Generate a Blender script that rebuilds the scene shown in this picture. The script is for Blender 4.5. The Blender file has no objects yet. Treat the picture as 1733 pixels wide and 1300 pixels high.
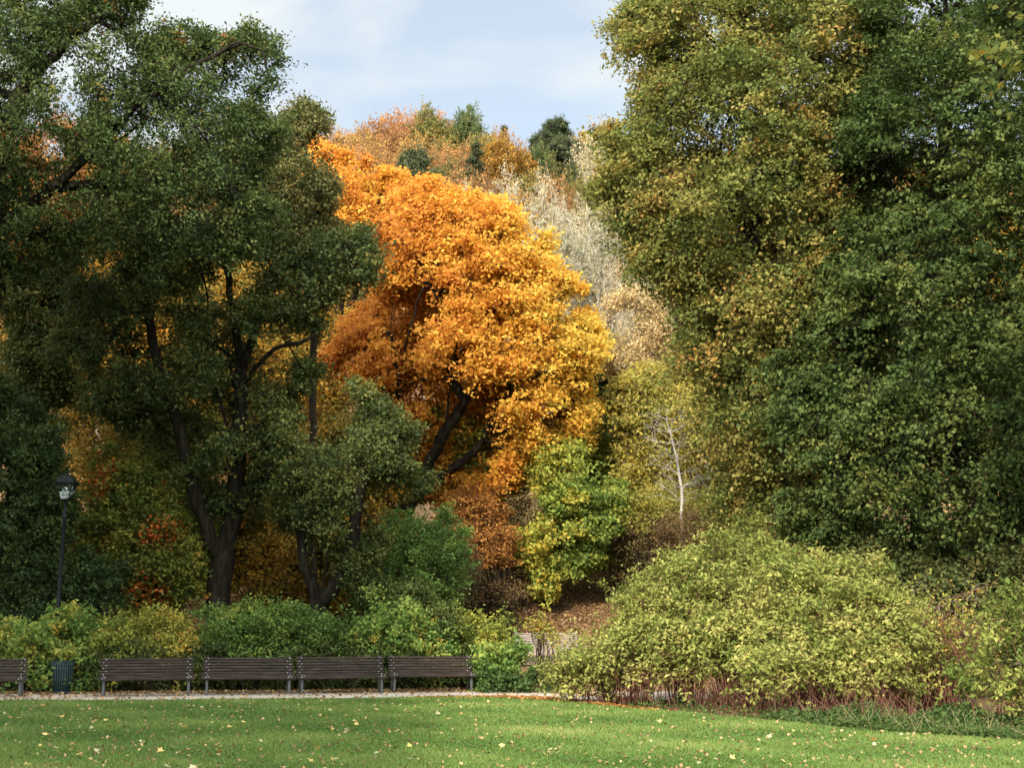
import bpy, math, random
import numpy as np

# ------------------------------------------------------------------ basics
scene = bpy.context.scene
COL = scene.collection
R = math.radians
FPX, CX, CY, CAMZ = 2400.0, 866.5, 650.0, 1.6
TH = math.atan(408.0 / FPX)
CT, ST = math.cos(TH), math.sin(TH)

def at(px, py, Y):
    """point of the place seen at a photo position, at distance Y"""
    u = (np.asarray(px, float) - CX) / FPX
    v = (CY - np.asarray(py, float)) / FPX
    t = Y / (CT - v * ST)
    return np.stack([u * t, np.zeros_like(u) + Y, CAMZ + (ST + v * CT) * t], -1)

def gp(px, py, z=0.0):
    """point of the flat ground seen at a photo position"""
    u = (px - CX) / FPX
    v = (CY - py) / FPX
    t = (z - CAMZ) / (ST + v * CT)
    return np.array([u * t, t * (CT - v * ST), z])

HY = np.array([-400, 36, 40, 43, 45.3, 48.6, 56, 66, 75, 100, 130, 150, 200, 400.])
HZ = np.array([0, 0, .22, .45, .60, 2.25, 4.4, 8.0, 12., 23, 35.0, 39, 38, 20.])
def H(x, y):
    x = np.asarray(x, float); y = np.asarray(y, float)
    z = (np.interp(y, HY, HZ) + np.interp(y - .7, HY, HZ) + np.interp(y + .7, HY, HZ)) / 3
    k = np.clip((y - 50) / 30, 0, 1)
    return z + k * (0.7 * np.sin(x * .13 + y * .07) + .5 * np.sin(x * .31 - y * .11)) - k * .02 * np.abs(x)

def nrm(a):
    return a / np.maximum(np.linalg.norm(a, axis=-1, keepdims=True), 1e-9)

def tag(o, label=None, cat=None, group=None, kind=None):
    if label: o['label'] = label
    if cat: o['category'] = cat
    if group: o['group'] = group
    if kind: o['kind'] = kind
    return o

def empty(name, loc, rz=0, parent=None):
    o = bpy.data.objects.new(name, None)
    o.empty_display_size = .2
    COL.objects.link(o); o.location = loc; o.rotation_euler = (0, 0, rz)
    if parent: o.parent = parent
    return o

def mesh_obj(name, verts, loops, sizes, mat, parent=None, origin=None, smooth=False, tint=None):
    verts = np.asarray(verts, np.float32)
    if origin is not None: verts = verts - np.asarray(origin, np.float32)
    me = bpy.data.meshes.new(name)
    me.vertices.add(len(verts)); me.vertices.foreach_set('co', verts.ravel())
    loops = np.asarray(loops, np.int32).ravel(); sizes = np.asarray(sizes, np.int32)
    me.loops.add(len(loops)); me.loops.foreach_set('vertex_index', loops)
    me.polygons.add(len(sizes))
    st = np.concatenate([[0], np.cumsum(sizes)[:-1]]).astype(np.int32)
    me.polygons.foreach_set('loop_start', st)
    if smooth: me.polygons.foreach_set('use_smooth', np.ones(len(sizes), bool))
    me.update(calc_edges=True)
    if tint is not None:
        a = me.attributes.new('tint', 'FLOAT', 'FACE')
        a.data.foreach_set('value', np.asarray(tint, np.float32))
    if mat: me.materials.append(mat)
    o = bpy.data.objects.new(name, me); COL.objects.link(o)
    if parent is not None: o.parent = parent
    elif origin is not None: o.location = origin
    return o

class MB:
    """collects boxes, tubes and lofts into one mesh"""
    def __init__(s): s.v = []; s.l = []; s.n = []; s.c = 0
    def add(s, v, faces):
        for f in faces: s.l.extend([i + s.c for i in f]); s.n.append(len(f))
        s.v.append(np.asarray(v, float)); s.c += len(v)
    def box(s, c, d, rx=0., rz=0.):
        x, y, z = [k / 2 for k in d]
        v = np.array([[a, b, e] for a in (-x, x) for b in (-y, y) for e in (-z, z)])
        if rx:
            c_, s_ = math.cos(rx), math.sin(rx)
            v = v @ np.array([[1, 0, 0], [0, c_, s_], [0, -s_, c_]])
        if rz:
            c_, s_ = math.cos(rz), math.sin(rz)
            v = v @ np.array([[c_, s_, 0], [-s_, c_, 0], [0, 0, 1]])
        s.add(v + np.array(c), [(0, 1, 3, 2), (4, 6, 7, 5), (0, 4, 5, 1), (2, 3, 7, 6), (0, 2, 6, 4), (1, 5, 7, 3)])
    def loft(s, rings, cap=True):
        k = len(rings[0]); v = np.concatenate(rings); f = []
        for a in range(len(rings) - 1):
            for i in range(k):
                j = (i + 1) % k
                f.append((a * k + i, a * k + j, (a + 1) * k + j, (a + 1) * k + i))
        if cap:
            f.append(tuple(range(k))[::-1]); f.append(tuple((len(rings) - 1) * k + i for i in range(k)))
        s.add(v, f)
    def lathe(s, prof, k=20, c=(0, 0, 0), cap=True, ph=0.):
        a = np.arange(k) / k * 2 * math.pi + ph
        s.loft([np.stack([c[0] + r * np.cos(a), c[1] + r * np.sin(a), np.full(k, c[2] + z)], -1) for r, z in prof], cap)
    def tube(s, pts, rad, k=8, cap=True):
        v, l, n = tube_arrays(np.asarray(pts, float), np.asarray(rad, float), k)
        s.l.extend((l + s.c).tolist()); s.n.extend(n.tolist()); s.v.append(v); s.c += len(v)
        if cap:
            s.l.extend([s.c - len(v) + i for i in range(k)][::-1]); s.n.append(k)
            s.l.extend([s.c - k + i for i in range(k)]); s.n.append(k)
    def build(s, name, mat, parent=None, origin=None, smooth=False, bevel=0):
        o = mesh_obj(name, np.concatenate(s.v), s.l, s.n, mat, parent, origin, smooth)
        if bevel:
            m = o.modifiers.new('bevel', 'BEVEL'); m.width = bevel; m.segments = 2; m.limit_method = 'ANGLE'
        return o

def tube_arrays(P, rad, k):
    n = len(P)
    t = np.empty_like(P); t[1:-1] = P[2:] - P[:-2]; t[0] = P[1] - P[0]; t[-1] = P[-1] - P[-2]
    t = nrm(t)
    ref = np.array([1., 0, 0]) if abs(t[0][0]) < .8 else np.array([0, 1., 0])
    us = np.empty_like(P)
    u = ref
    for i in range(n):
        u = u - t[i] * np.dot(u, t[i]); u = u / max(np.linalg.norm(u), 1e-9); us[i] = u
    w = np.cross(t, us)
    a = np.arange(k) / k * 2 * math.pi
    ring = us[:, None, :] * np.cos(a)[None, :, None] + w[:, None, :] * np.sin(a)[None, :, None]
    V = (P[:, None, :] + ring * rad[:, None, None]).reshape(-1, 3)
    b = (np.arange(n - 1) * k)[:, None]; i = np.arange(k)[None, :]; j = (i + 1) % k
    F = np.stack([b + i, b + j, b + k + j, b + k + i], -1).reshape(-1, 4)
    return V, F.ravel(), np.full(len(F), 4)

# ------------------------------------------------------------------ materials
def new_mat(name):
    m = bpy.data.materials.new(name); m.use_nodes = True
    nt = m.node_tree; nt.nodes.clear()
    out = nt.nodes.new('ShaderNodeOutputMaterial')
    return m, nt, out

def ramp(nt, stops):
    r = nt.nodes.new('ShaderNodeValToRGB'); e = r.color_ramp.elements
    while len(e) < len(stops): e.new(.5)
    for el, (p, c) in zip(e, stops): el.position = p; el.color = (*c, 1)
    return r

def leaf_mat(name, stops, trans=.35, rough=.6, spec=.12, objvar=0., bright=1.0):
    m, nt, out = new_mat(name); N = nt.nodes.new; L = nt.links.new
    at_ = N('ShaderNodeAttribute'); at_.attribute_name = 'tint'
    stops = [(p, tuple(min(.95, k * bright) for k in c)) for p, c in stops]
    rp = ramp(nt, stops); L(at_.outputs['Fac'], rp.inputs[0])
    col = rp.outputs[0]
    if objvar:
        oi = N('ShaderNodeObjectInfo'); hs = N('ShaderNodeHueSaturation')
        mr = N('ShaderNodeMapRange'); mr.inputs[3].default_value = .5 - objvar * .03; mr.inputs[4].default_value = .5 + objvar * .03
        L(oi.outputs['Random'], mr.inputs[0]); L(mr.outputs[0], hs.inputs['Hue'])
        m2 = N('ShaderNodeMath'); m2.operation = 'MULTIPLY_ADD'; m2.inputs[1].default_value = 7.31; m2.inputs[2].default_value = .17
        fr = N('ShaderNodeMath'); fr.operation = 'FRACT'; L(oi.outputs['Random'], m2.inputs[0]); L(m2.outputs[0], fr.inputs[0])
        mv = N('ShaderNodeMapRange'); mv.inputs[3].default_value = 1 - objvar * .35; mv.inputs[4].default_value = 1 + objvar * .35
        L(fr.outputs[0], mv.inputs[0]); L(mv.outputs[0], hs.inputs['Value'])
        L(col, hs.inputs['Color']); col = hs.outputs[0]
    p = N('ShaderNodeBsdfPrincipled'); p.inputs['Roughness'].default_value = rough
    p.inputs['Specular IOR Level'].default_value = spec
    L(col, p.inputs['Base Color'])
    tr = N('ShaderNodeBsdfTranslucent'); L(col, tr.inputs['Color'])
    mx = N('ShaderNodeMixShader'); mx.inputs[0].default_value = trans
    L(p.outputs[0], mx.inputs[1]); L(tr.outputs[0], mx.inputs[2]); L(mx.outputs[0], out.inputs[0])
    return m

def solid_mat(name, c1, c2, scale=8., rough=.7, stretch=(1, 1, 1), bump=0., metal=0., spec=.4, detail=6, c3=None, place=False):
    m, nt, out = new_mat(name); N = nt.nodes.new; L = nt.links.new
    tc = N('ShaderNodeTexCoord'); mp = N('ShaderNodeMapping'); mp.inputs['Scale'].default_value = stretch
    L((N('ShaderNodeNewGeometry').outputs['Position'] if place else tc.outputs['Object']), mp.inputs[0])
    nz = N('ShaderNodeTexNoise'); nz.inputs['Scale'].default_value = scale; nz.inputs['Detail'].default_value = detail
    nz.inputs['Roughness'].default_value = .65
    L(mp.outputs[0], nz.inputs['Vector'])
    st = [(.3, c1), (.7, c2)] if c3 is None else [(.28, c1), (.5, c2), (.72, c3)]
    rp = ramp(nt, st); L(nz.outputs[0], rp.inputs[0])
    p = N('ShaderNodeBsdfPrincipled'); p.inputs['Roughness'].default_value = rough; p.inputs['Metallic'].default_value = metal
    p.inputs['Specular IOR Level'].default_value = spec
    L(rp.outputs[0], p.inputs['Base Color'])
    if bump:
        b = N('ShaderNodeBump'); b.inputs['Strength'].default_value = bump; b.inputs['Distance'].default_value = .03
        L(nz.outputs[0], b.inputs['Height']); L(b.outputs[0], p.inputs['Normal'])
    L(p.outputs[0], out.inputs[0])
    return m

BARK = solid_mat('dark_bark', (.005, .004, .003), (.018, .014, .01), 9, .9, (1, 1, .22), 1., spec=.04, c3=(.04, .038, .024))
BARKB = solid_mat('brown_bark', (.018, .013, .009), (.055, .04, .028), 5, .9, (1, 1, .25), .8, spec=.06)
BARKP = solid_mat('pale_bark', (.22, .19, .14), (.5, .46, .38), 6, .85, (1, 1, .5), .3)
BARKW = solid_mat('white_bark', (.05, .045, .04), (.42, .39, .33), 7, .85, (1, 1, 3.), .3, c3=(.52, .48, .41), spec=.1)
BARKT = solid_mat('tan_bark', (.14, .10, .06), (.32, .25, .16), 6, .85, (1, 1, .4), .3)
STEMR = solid_mat('red_stem', (.07, .025, .015), (.19, .075, .045), 3, .75, (1, 1, .4))
DRY = solid_mat('dry_straw', (.16, .14, .06), (.32, .27, .12), 3, .85)
TWIG = solid_mat('grey_twig', (.10, .075, .05), (.24, .19, .13), 3, .85)

# colours of leaves (low tint -> high tint)
M = {}
M['oak'] = leaf_mat('oak_leaf', [(0, (.034, .055, .016)), (.45, (.065, .092, .024)), (.72, (.115, .125, .032)), (.86, (.20, .15, .03)), (1, (.36, .085, .015))], .3)
M['darkgreen'] = leaf_mat('dark_green_leaf', [(0, (.032, .05, .014)), (.5, (.07, .09, .024)), (.8, (.125, .125, .03)), (1, (.20, .16, .03))], .3)
M['olive'] = leaf_mat('olive_leaf', [(0, (.05, .07, .022)), (.5, (.12, .12, .035)), (.85, (.20, .16, .05)), (1, (.32, .17, .03))], .32)
M['teal'] = leaf_mat('teal_leaf', [(0, (.03, .052, .017)), (.6, (.062, .09, .024)), (1, (.10, .12, .03))], .3)
M['under'] = leaf_mat('understory_leaf', [(0, (.06, .09, .02)), (.5, (.16, .18, .03)), (.78, (.30, .25, .04)), (.9, (.45, .17, .03)), (1, (.48, .08, .02))], .35)
M['ochre'] = leaf_mat('ochre_leaf', [(0, (.10, .10, .02)), (.4, (.28, .18, .03)), (.75, (.48, .25, .03)), (1, (.55, .20, .02))], .4)
M['orange'] = leaf_mat('orange_maple_leaf', [(0, (.48, .17, .03)), (.3, (.62, .26, .04)), (.6, (.68, .35, .05)), (.85, (.72, .46, .07)), (1, (.56, .44, .08))], .5)
M['yellowgreen'] = leaf_mat('yellow_green_leaf', [(0, (.075, .13, .028)), (.4, (.20, .26, .05)), (.75, (.38, .34, .055)), (1, (.50, .31, .04))], .4, bright=1.08)
M['willow'] = leaf_mat('willow_leaf', [(0, (.20, .20, .10)), (.5, (.33, .30, .17)), (1, (.44, .37, .23))], .35, bright=.95)
M['tan'] = leaf_mat('tan_leaf', [(0, (.25, .19, .08)), (.5, (.45, .33, .15)), (1, (.58, .38, .17))], .35, bright=1.18)
M['slim'] = leaf_mat('slender_tree_leaf', [(0, (.14, .16, .03)), (.5, (.32, .27, .06)), (1, (.48, .34, .06))], .4, bright=1.18)
M['lime'] = leaf_mat('lime_leaf', bright=1.0, stops=[(0, (.065, .095, .024)), (.4, (.145, .165, .038)), (.7, (.26, .23, .055)), (.92, (.36, .26, .07)), (1, (.36, .16, .04))], trans=.42)
M['hornbeam'] = leaf_mat('hornbeam_leaf', bright=1.1, stops=[(0, (.034, .058, .015)), (.5, (.068, .096, .024)), (.85, (.135, .15, .036)), (1, (.20, .17, .035))], trans=.36)
M['dogwood'] = leaf_mat('dogwood_leaf', [(0, (.105, .145, .028)), (.4, (.24, .25, .055)), (.8, (.375, .35, .10)), (1, (.45, .32, .11))], .34)
M['hedge'] = leaf_mat('hedge_leaf', [(0, (.05, .095, .022)), (.5, (.12, .19, .04)), (.85, (.24, .25, .05)), (1, (.42, .30, .05))], .35, bright=1.25)
M['hedgeyellow'] = leaf_mat('yellowing_hedge_leaf', [(0, (.10, .13, .025)), (.5, (.22, .23, .04)), (.85, (.36, .28, .05)), (1, (.45, .24, .05))], .35, bright=1.2)
M['rust'] = leaf_mat('rust_leaf', [(0, (.20, .075, .02)), (.5, (.40, .18, .045)), (1, (.50, .27, .07))], .35)
M['drab'] = leaf_mat('drab_leaf', [(0, (.10, .09, .035)), (.5, (.21, .16, .06)), (1, (.30, .21, .08))], .3)
M['brownbush'] = leaf_mat('brown_bush_leaf', [(0, (.10, .07, .03)), (.5, (.19, .12, .05)), (1, (.26, .15, .06))], .3)
M['h_rust'] = leaf_mat('hill_rust_leaf', [(0, (.22, .10, .03)), (.5, (.36, .18, .055)), (1, (.46, .26, .08))], .35, objvar=.5)
M['h_olive'] = leaf_mat('hill_olive_leaf', [(0, (.09, .09, .025)), (.5, (.20, .17, .045)), (1, (.33, .22, .05))], .35, objvar=.5)
M['h_green'] = leaf_mat('hill_green_leaf', [(0, (.05, .075, .025)), (.5, (.10, .13, .04)), (1, (.20, .18, .05))], .35, objvar=.5)
M['h_ochre'] = leaf_mat('hill_ochre_leaf', [(0, (.20, .10, .02)), (.5, (.36, .20, .03)), (1, (.48, .30, .05))], .35, objvar=.5)
M['h_pale'] = leaf_mat('hill_pale_leaf', [(0, (.28, .22, .12)), (.5, (.42, .35, .20)), (1, (.52, .42, .25))], .35, objvar=.3)
M['needle'] = leaf_mat('conifer_needle', [(0, (.042, .055, .024)), (.6, (.08, .095, .04)), (1, (.13, .13, .055))], .15, objvar=.4)
M['litter'] = leaf_mat('fallen_leaf_brown', [(0, (.13, .075, .035)), (.5, (.28, .17, .08)), (.85, (.44, .29, .14)), (1, (.45, .20, .06))], .15)
M['litterrust'] = leaf_mat('fallen_leaf_rust', [(0, (.18, .07, .025)), (.5, (.34, .15, .04)), (1, (.46, .28, .08))], .15)
M['grass'] = leaf_mat('grass_blade', [(0, (.068, .122, .022)), (.5, (.122, .188, .04)), (.9, (.20, .25, .062)), (1, (.32, .29, .11))], .3, .6, .2)
M['weed'] = leaf_mat('weed_leaf', [(0, (.03, .06, .015)), (.5, (.06, .105, .026)), (.9, (.13, .15, .04)), (1, (.32, .24, .10))], .3)
M['frontleaf'] = leaf_mat('front_leaf', [(0, (.04, .065, .018)), (.6, (.08, .11, .028)), (.9, (.22, .20, .04)), (1, (.45, .20, .03))], .4)

# ------------------------------------------------------------------ foliage engine
STAT = {'leaf': 0}
def leaf_quads(rng, C, OUT, size, ratio, up=.55, out=.35, rnd=.6, droop=.35, fold=.12):
    n = len(C)
    N = nrm(np.array([0, 0, up]) + OUT * out + rng.normal(size=(n, 3)) * rnd)
    T = OUT * .5 + rng.normal(size=(n, 3)) * .6 + np.array([0, 0, -droop])
    T = nrm(T - N * np.sum(T * N, 1, keepdims=True)); B = np.cross(N, T)
    L = (size * rng.uniform(.65, 1.25, n))[:, None]; W = L * ratio
    v = np.empty((n, 4, 3))
    v[:, 0] = C - T * L * .5
    v[:, 1] = C - T * L * .06 + B * W * .5 + N * L * fold * .6
    v[:, 2] = C + T * L * .5 - N * L * fold
    v[:, 3] = C - T * L * .06 - B * W * .5 + N * L * fold * .6
    STAT['leaf'] += n
    return v.reshape(-1, 3)

def quads_obj(name, V, mat, parent, origin, tint):
    n = len(V) // 4
    return mesh_obj(name, V, np.arange(n * 4), np.full(n, 4), mat, parent, origin, False, tint)

class Skel:
    def __init__(s, cap=40000):
        s.p = np.zeros((cap, 3)); s.d = np.zeros((cap, 3)); s.par = np.full(cap, -1); s.ok = np.zeros(cap, bool); s.n = 0
    def add(s, p, par, ok=True):
        i = s.n; s.p[i] = p; s.par[i] = par; s.ok[i] = ok
        s.d[i] = nrm(p - s.p[par]) if par >= 0 else (0, 0, 1); s.n += 1
        return i
    def poly(s, pts, par=-1, step=.45, okfrom=0., rng=None, wob=.03):
        pts = np.asarray(pts, float)
        seg = np.linalg.norm(np.diff(pts, axis=0), axis=1); cum = np.concatenate([[0], np.cumsum(seg)])
        m = max(2, int(cum[-1] / step) + 1); ss = np.linspace(0, cum[-1], m)
        q = np.stack([np.interp(ss, cum, pts[:, k]) for k in range(3)], -1)
        for _ in range(2): q[1:-1] = (q[:-2] + 2 * q[1:-1] + q[2:]) / 4
        if rng is not None: q[1:-1] += rng.normal(size=(m - 2, 3)) * wob
        last = par
        for i, x in enumerate(q):
            if i == 0 and par >= 0: continue
            last = s.add(x, last, ss[i] >= okfrom)
        return last
    def near(s, p):
        return int(np.argmin(np.linalg.norm(s.p[:s.n] - p, axis=1)))
    def connect(s, p, rng, step=.5, sag=0.):
        idx = np.nonzero(s.ok[:s.n])[0]
        v = p - s.p[idx]; d = np.linalg.norm(v, axis=1) + 1e-6
        cs = np.sum(v * s.d[idx], 1) / d
        cost = d * (1.5 - .5 * cs) + np.maximum(0, -v[:, 2]) * .35
        j = idx[int(np.argmin(cost))]; dd = np.linalg.norm(p - s.p[j])
        if dd < .05: return j
        m = max(1, int(dd / step)); a = s.p[j]; ctrl = a + s.d[j] * dd * .4 + np.array([0, 0, sag])
        last = j
        for k in range(1, m + 1):
            t = k / m
            q = (1 - t) ** 2 * a + 2 * t * (1 - t) * ctrl + t * t * p
            if k < m: q = q + rng.normal(size=3) * .035 * min(dd, 2)
            last = s.add(q, last)
        return last
    def mesh(s, base_r, tip, flare=True):
        n = s.n; cnt = np.zeros(n); kids = [[] for _ in range(n)]
        for i in range(n):
            if s.par[i] >= 0: kids[s.par[i]].append(i)
        for i in range(n - 1, -1, -1):
            if not kids[i]: cnt[i] = 1
            if s.par[i] >= 0: cnt[s.par[i]] += cnt[i]
        e = math.log(max(base_r / tip, 1.01)) / math.log(max(cnt[0], 2))
        r = tip * cnt ** e
        if flare:
            z0 = s.p[0][2]; r = r * (1 + .45 * np.exp(-np.maximum(0, s.p[:n, 2] - z0) / .35))
        V = []; Lp = []; Nn = []; c = 0
        main = [max(k, key=lambda q: cnt[q]) if k else -1 for k in kids]
        for i in range(n):
            p = s.par[i]
            if p >= 0 and main[p] == i: continue
            chain = [i]
            while main[chain[-1]] >= 0: chain.append(main[chain[-1]])
            rr = r[chain].copy(); pts = s.p[chain]
            if p >= 0:
                pts = np.concatenate([[s.p[p]], pts]); rr = np.concatenate([[min(r[p], rr[0] * 1.25)], rr])
            if len(pts) < 2: continue
            rr[-1] *= .6
            k = 10 if rr[0] > .12 else (6 if rr[0] > .04 else 4 if rr[0] > .02 else 3)
            v, l, m = tube_arrays(pts, rr, k)
            V.append(v); Lp.append(l + c); Nn.append(m); c += len(v)
        return np.concatenate(V), np.concatenate(Lp), np.concatenate(Nn)

def in_poly(P, poly):
    x, y = P[:, 0], P[:, 1]; ins = np.zeros(len(P), bool); n = len(poly); dist = np.full(len(P), 1e9)
    for i in range(n):
        x1, y1 = poly[i]; x2, y2 = poly[(i + 1) % n]
        if y1 != y2:
            ins ^= ((y1 > y) != (y2 > y)) & (x < (x2 - x1) * (y - y1) / (y2 - y1) + x1)
        ex, ey = x2 - x1, y2 - y1; L2 = ex * ex + ey * ey + 1e-9
        t = np.clip(((x - x1) * ex + (y - y1) * ey) / L2, 0, 1)
        dist = np.minimum(dist, np.hypot(x - x1 - t * ex, y - y1 - t * ey))
    return ins, dist

def thin_out(P, rad, k):
    keep = []; Q = P * np.array([1, 1, 1.25]); KP = np.zeros((len(P), 3)); KR = np.zeros(len(P)); n = 0
    for i in range(len(P)):
        if n and np.any(np.linalg.norm(KP[:n] - Q[i], axis=1) < k * .5 * (KR[:n] + rad[i])): continue
        KP[n] = Q[i]; KR[n] = rad[i]; n += 1; keep.append(i)
    return np.array(keep, int)

def wave(W, s):
    """smooth irregular field, about -1..1"""
    x, y, z = (W / s).T
    return (np.sin(x * 1.9 + 1.1 * z) + np.sin(z * 2.1 - x * 1.2 - y * .9 + 1) + np.sin(x * 1.3 - z * 1.6 + 2) + np.sin(y * 1.7 + x * .8 + 3)) / 2.2

def clumps_poly(rng, poly, Y, tmax, rc, holes=(), spacing=1.05, cand=5000, gap=.5, front=.58, fholes=(), rag=1.):
    poly = np.array(poly, float); lo, hi = poly.min(0), poly.max(0)
    mg = rc * .8 * FPX / Y
    P = rng.uniform(lo - mg, hi + mg, (int(cand * 1.5), 2)); ins, dist = in_poly(P, poly)
    dm = np.where(ins, dist, -dist) * Y / FPX
    q = at(P[:, 0], P[:, 1], Y); ph = rng.uniform(0, 20)
    dm = dm + rag * rc * (.5 * wave(q + ph, .8) - .55 + .3 * rng.normal(size=len(P)))
    k = dm > 0
    for (hx, hy, hr) in holes: k &= np.hypot(P[:, 0] - hx, P[:, 1] - hy) > hr
    P, dm = P[k], dm[k]
    T = tmax * np.sqrt(np.clip(1 - (1 - np.clip(dm / tmax, 0, 1)) ** 2, .03, 1))
    sgn = np.where(rng.random(len(P)) < front, -1, 1)
    dep = sgn * T * (1 - rng.random(len(P)) ** 1.6 * .9)
    rad = np.clip(dm * .7 + rc * .35, rc * .35, rc) * rng.uniform(.6, 1.3, len(P))
    W = at(P[:, 0], P[:, 1], Y + dep)
    ok = wave(W + ph * 2, .95) > -1.05 + gap * 1.6
    for (hx, hy, hr) in fholes: ok &= (np.hypot(P[:, 0] - hx, P[:, 1] - hy) > hr) | (dep > .5)
    W, rad = W[ok], rad[ok]
    k = thin_out(W, rad, spacing)
    return W[k], rad[k]

def clumps_blobs(rng, blobs, rc, spacing=.95, per=900, low=-1.0):
    """blobs: (x, y, z, rx, ry, rz)"""
    A = []
    for (x, y, z, rx, ry, rz) in blobs:
        d = nrm(rng.normal(size=(per, 3))); q = rng.random(per) ** .35
        d = d[d[:, 2] > low]; q = q[:len(d)]
        A.append(np.array([x, y, z]) + d * q[:, None] * np.array([rx, ry, rz]))
    P = np.concatenate(A); rng.shuffle(P)
    rad = rc * rng.uniform(.75, 1.2, len(P))
    k = thin_out(P, rad, spacing)
    return P[k], rad[k]

def sprays(rng, C, rad, k, flat=.7):
    n = len(C); d = nrm(rng.normal(size=(n * k, 3))); q = rng.random((n * k, 1)) ** .45
    own = np.repeat(np.arange(n), k)
    return C[own] + d * q * rad[own][:, None] * np.array([1, 1, flat]), own

def foliage(rng, C, rad, center, k, lps, srad, size, ratio, mat, parent, origin, cvar=.55, svar=.35, lvar=.36, mid=.42,
            tint_fn=None, flat=.6, sflat=.5, up=.55, out=.3, rnd=.65, droop=.35, name='crown', twk=.75, twl=1.15, outb=.6, hangk=.6):
    k = max(3, round(k * twk)); lps = max(1, round(lps * twl))
    n = len(C); own = np.repeat(np.arange(n), k); ns = n * k
    outv = nrm(C - center)[own]
    dr = nrm(outv * outb + rng.normal(size=(ns, 3)) * np.array([.8, .8, .8 * flat]) + np.array([0, 0, .08]))
    ln = (rad[own] * rng.uniform(.7, 1.75, ns))[:, None]
    A = C[own] + rng.normal(size=(ns, 3)) * rad[own][:, None] * .22
    hang = ln * rng.uniform(.0, .45, (ns, 1)) * hangk
    S = A + dr * ln; S[:, 2] -= hang[:, 0]
    so = np.repeat(np.arange(ns), lps)
    tt = rng.random((ns * lps, 1)) ** .8
    P = A[so] + dr[so] * ln[so] * tt + rng.normal(size=(ns * lps, 3)) * srad * .42 * np.array([1, 1, sflat * 1.3])
    P[:, 2] -= (hang[so] * tt ** 2)[:, 0]
    OUT = nrm(dr[so] + rng.normal(size=(ns * lps, 3)) * .5)
    V = leaf_quads(rng, P, OUT, size, ratio, up, out, rnd, droop)
    t = mid + cvar * (rng.random(len(C)) - .5)[own][so] + svar * (rng.random(ns) - .5)[so] + lvar * (rng.random(len(P)) - .5)
    if tint_fn is not None: t = tint_fn(P, t, rng)
    o = quads_obj(name, V, mat, parent, origin, np.clip(t, 0, 1))
    return o, S, own

def twig_arrays(A, B, r):
    """many thin three-sided twigs from A to B"""
    n = len(A); d = nrm(B - A); ref = np.where(np.abs(d[:, :1]) < .8, [[1., 0, 0]], [[0, 1., 0]])
    u = nrm(np.cross(d, ref)); w = np.cross(d, u)
    a = np.arange(3) * 2.0944
    ring = u[:, None] * np.cos(a)[None, :, None] + w[:, None] * np.sin(a)[None, :, None]
    V = np.concatenate([A[:, None] + ring * r, B[:, None] + ring * r * .4], 1).reshape(-1, 3)
    b = (np.arange(n) * 6)[:, None]; f = np.array([0, 1, 4, 3, 1, 2, 5, 4, 2, 0, 3, 5])[None]
    return V, (b + f).ravel(), np.full(n * 3, 4)

SEED = [11]
def tree(name, label, cat, mat, Y, base, trunk, limbs=(), poly=None, blobs=None, tmax=3., rc=.9, base_r=.25, tip=.012,
         k=10, lps=24, srad=.32, size=.12, ratio=.62, bark=None, holes=(), spacing=1.05, cand=6000, okfrom=2., gap=.5, group=None, fholes=(), rag=1.,
         twr=.008, extra=None, limb_dy=0., front=.58, sag=0., rz=None, **kw):
    """base: photo position of the foot (px, Y) ; trunk, limbs: photo polylines at about the same distance"""
    SEED[0] += 1; rng = np.random.default_rng(SEED[0])
    bark = bark or BARK
    x0 = at(base, 1040, Y)[0]; foot = np.array([x0, Y, float(H(x0, Y))])
    root = empty(name, foot); tag(root, label, cat, group)
    sk = Skel()
    tp = [foot - np.array([0, 0, .15])] + [at(a, b, Y + (c[0] if c else 0)) for a, b, *c in trunk]
    sk.poly(tp, -1, .45, okfrom, rng)
    for lb in limbs:
        pts = np.array([at(a, b, Y + (c[0] if c else rng.uniform(-.3, .3)) + limb_dy * i / max(1, len(lb) - 1)) for i, (a, b, *c) in enumerate(lb)])
        j = sk.near(pts[0]); pts[0] = sk.p[j]
        sk.poly(pts, j, .4, 0, rng)
    if poly is not None: C, rad = clumps_poly(rng, poly, Y, tmax, rc, holes, spacing, cand, gap, front, fholes, rag)
    else: C, rad = clumps_blobs(rng, blobs, rc, spacing)
    if extra is not None:
        C = np.concatenate([C, extra[0]]); rad = np.concatenate([rad, extra[1]])
    C[:, 2] = np.maximum(C[:, 2], H(C[:, 0], C[:, 1]) + .3)
    ordr = np.argsort(np.min(np.linalg.norm(C[:, None] - sk.p[None, :sk.n], axis=2), axis=1))
    for i in ordr: sk.connect(C[i], rng, .5, sag)
    cen = C.mean(0)
    cr, S, own = foliage(rng, C, rad, cen, k, lps, srad, size, ratio, mat, root, foot, **kw)
    V, L, N = sk.mesh(base_r, tip)
    if twr:
        v2, l2, n2 = twig_arrays(C[own], S, twr)
        L = np.concatenate([L, l2 + len(V)]); N = np.concatenate([N, n2]); V = np.concatenate([V, v2])
    mesh_obj('trunk', V, L, N, bark, root, foot, True)
    return root

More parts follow.
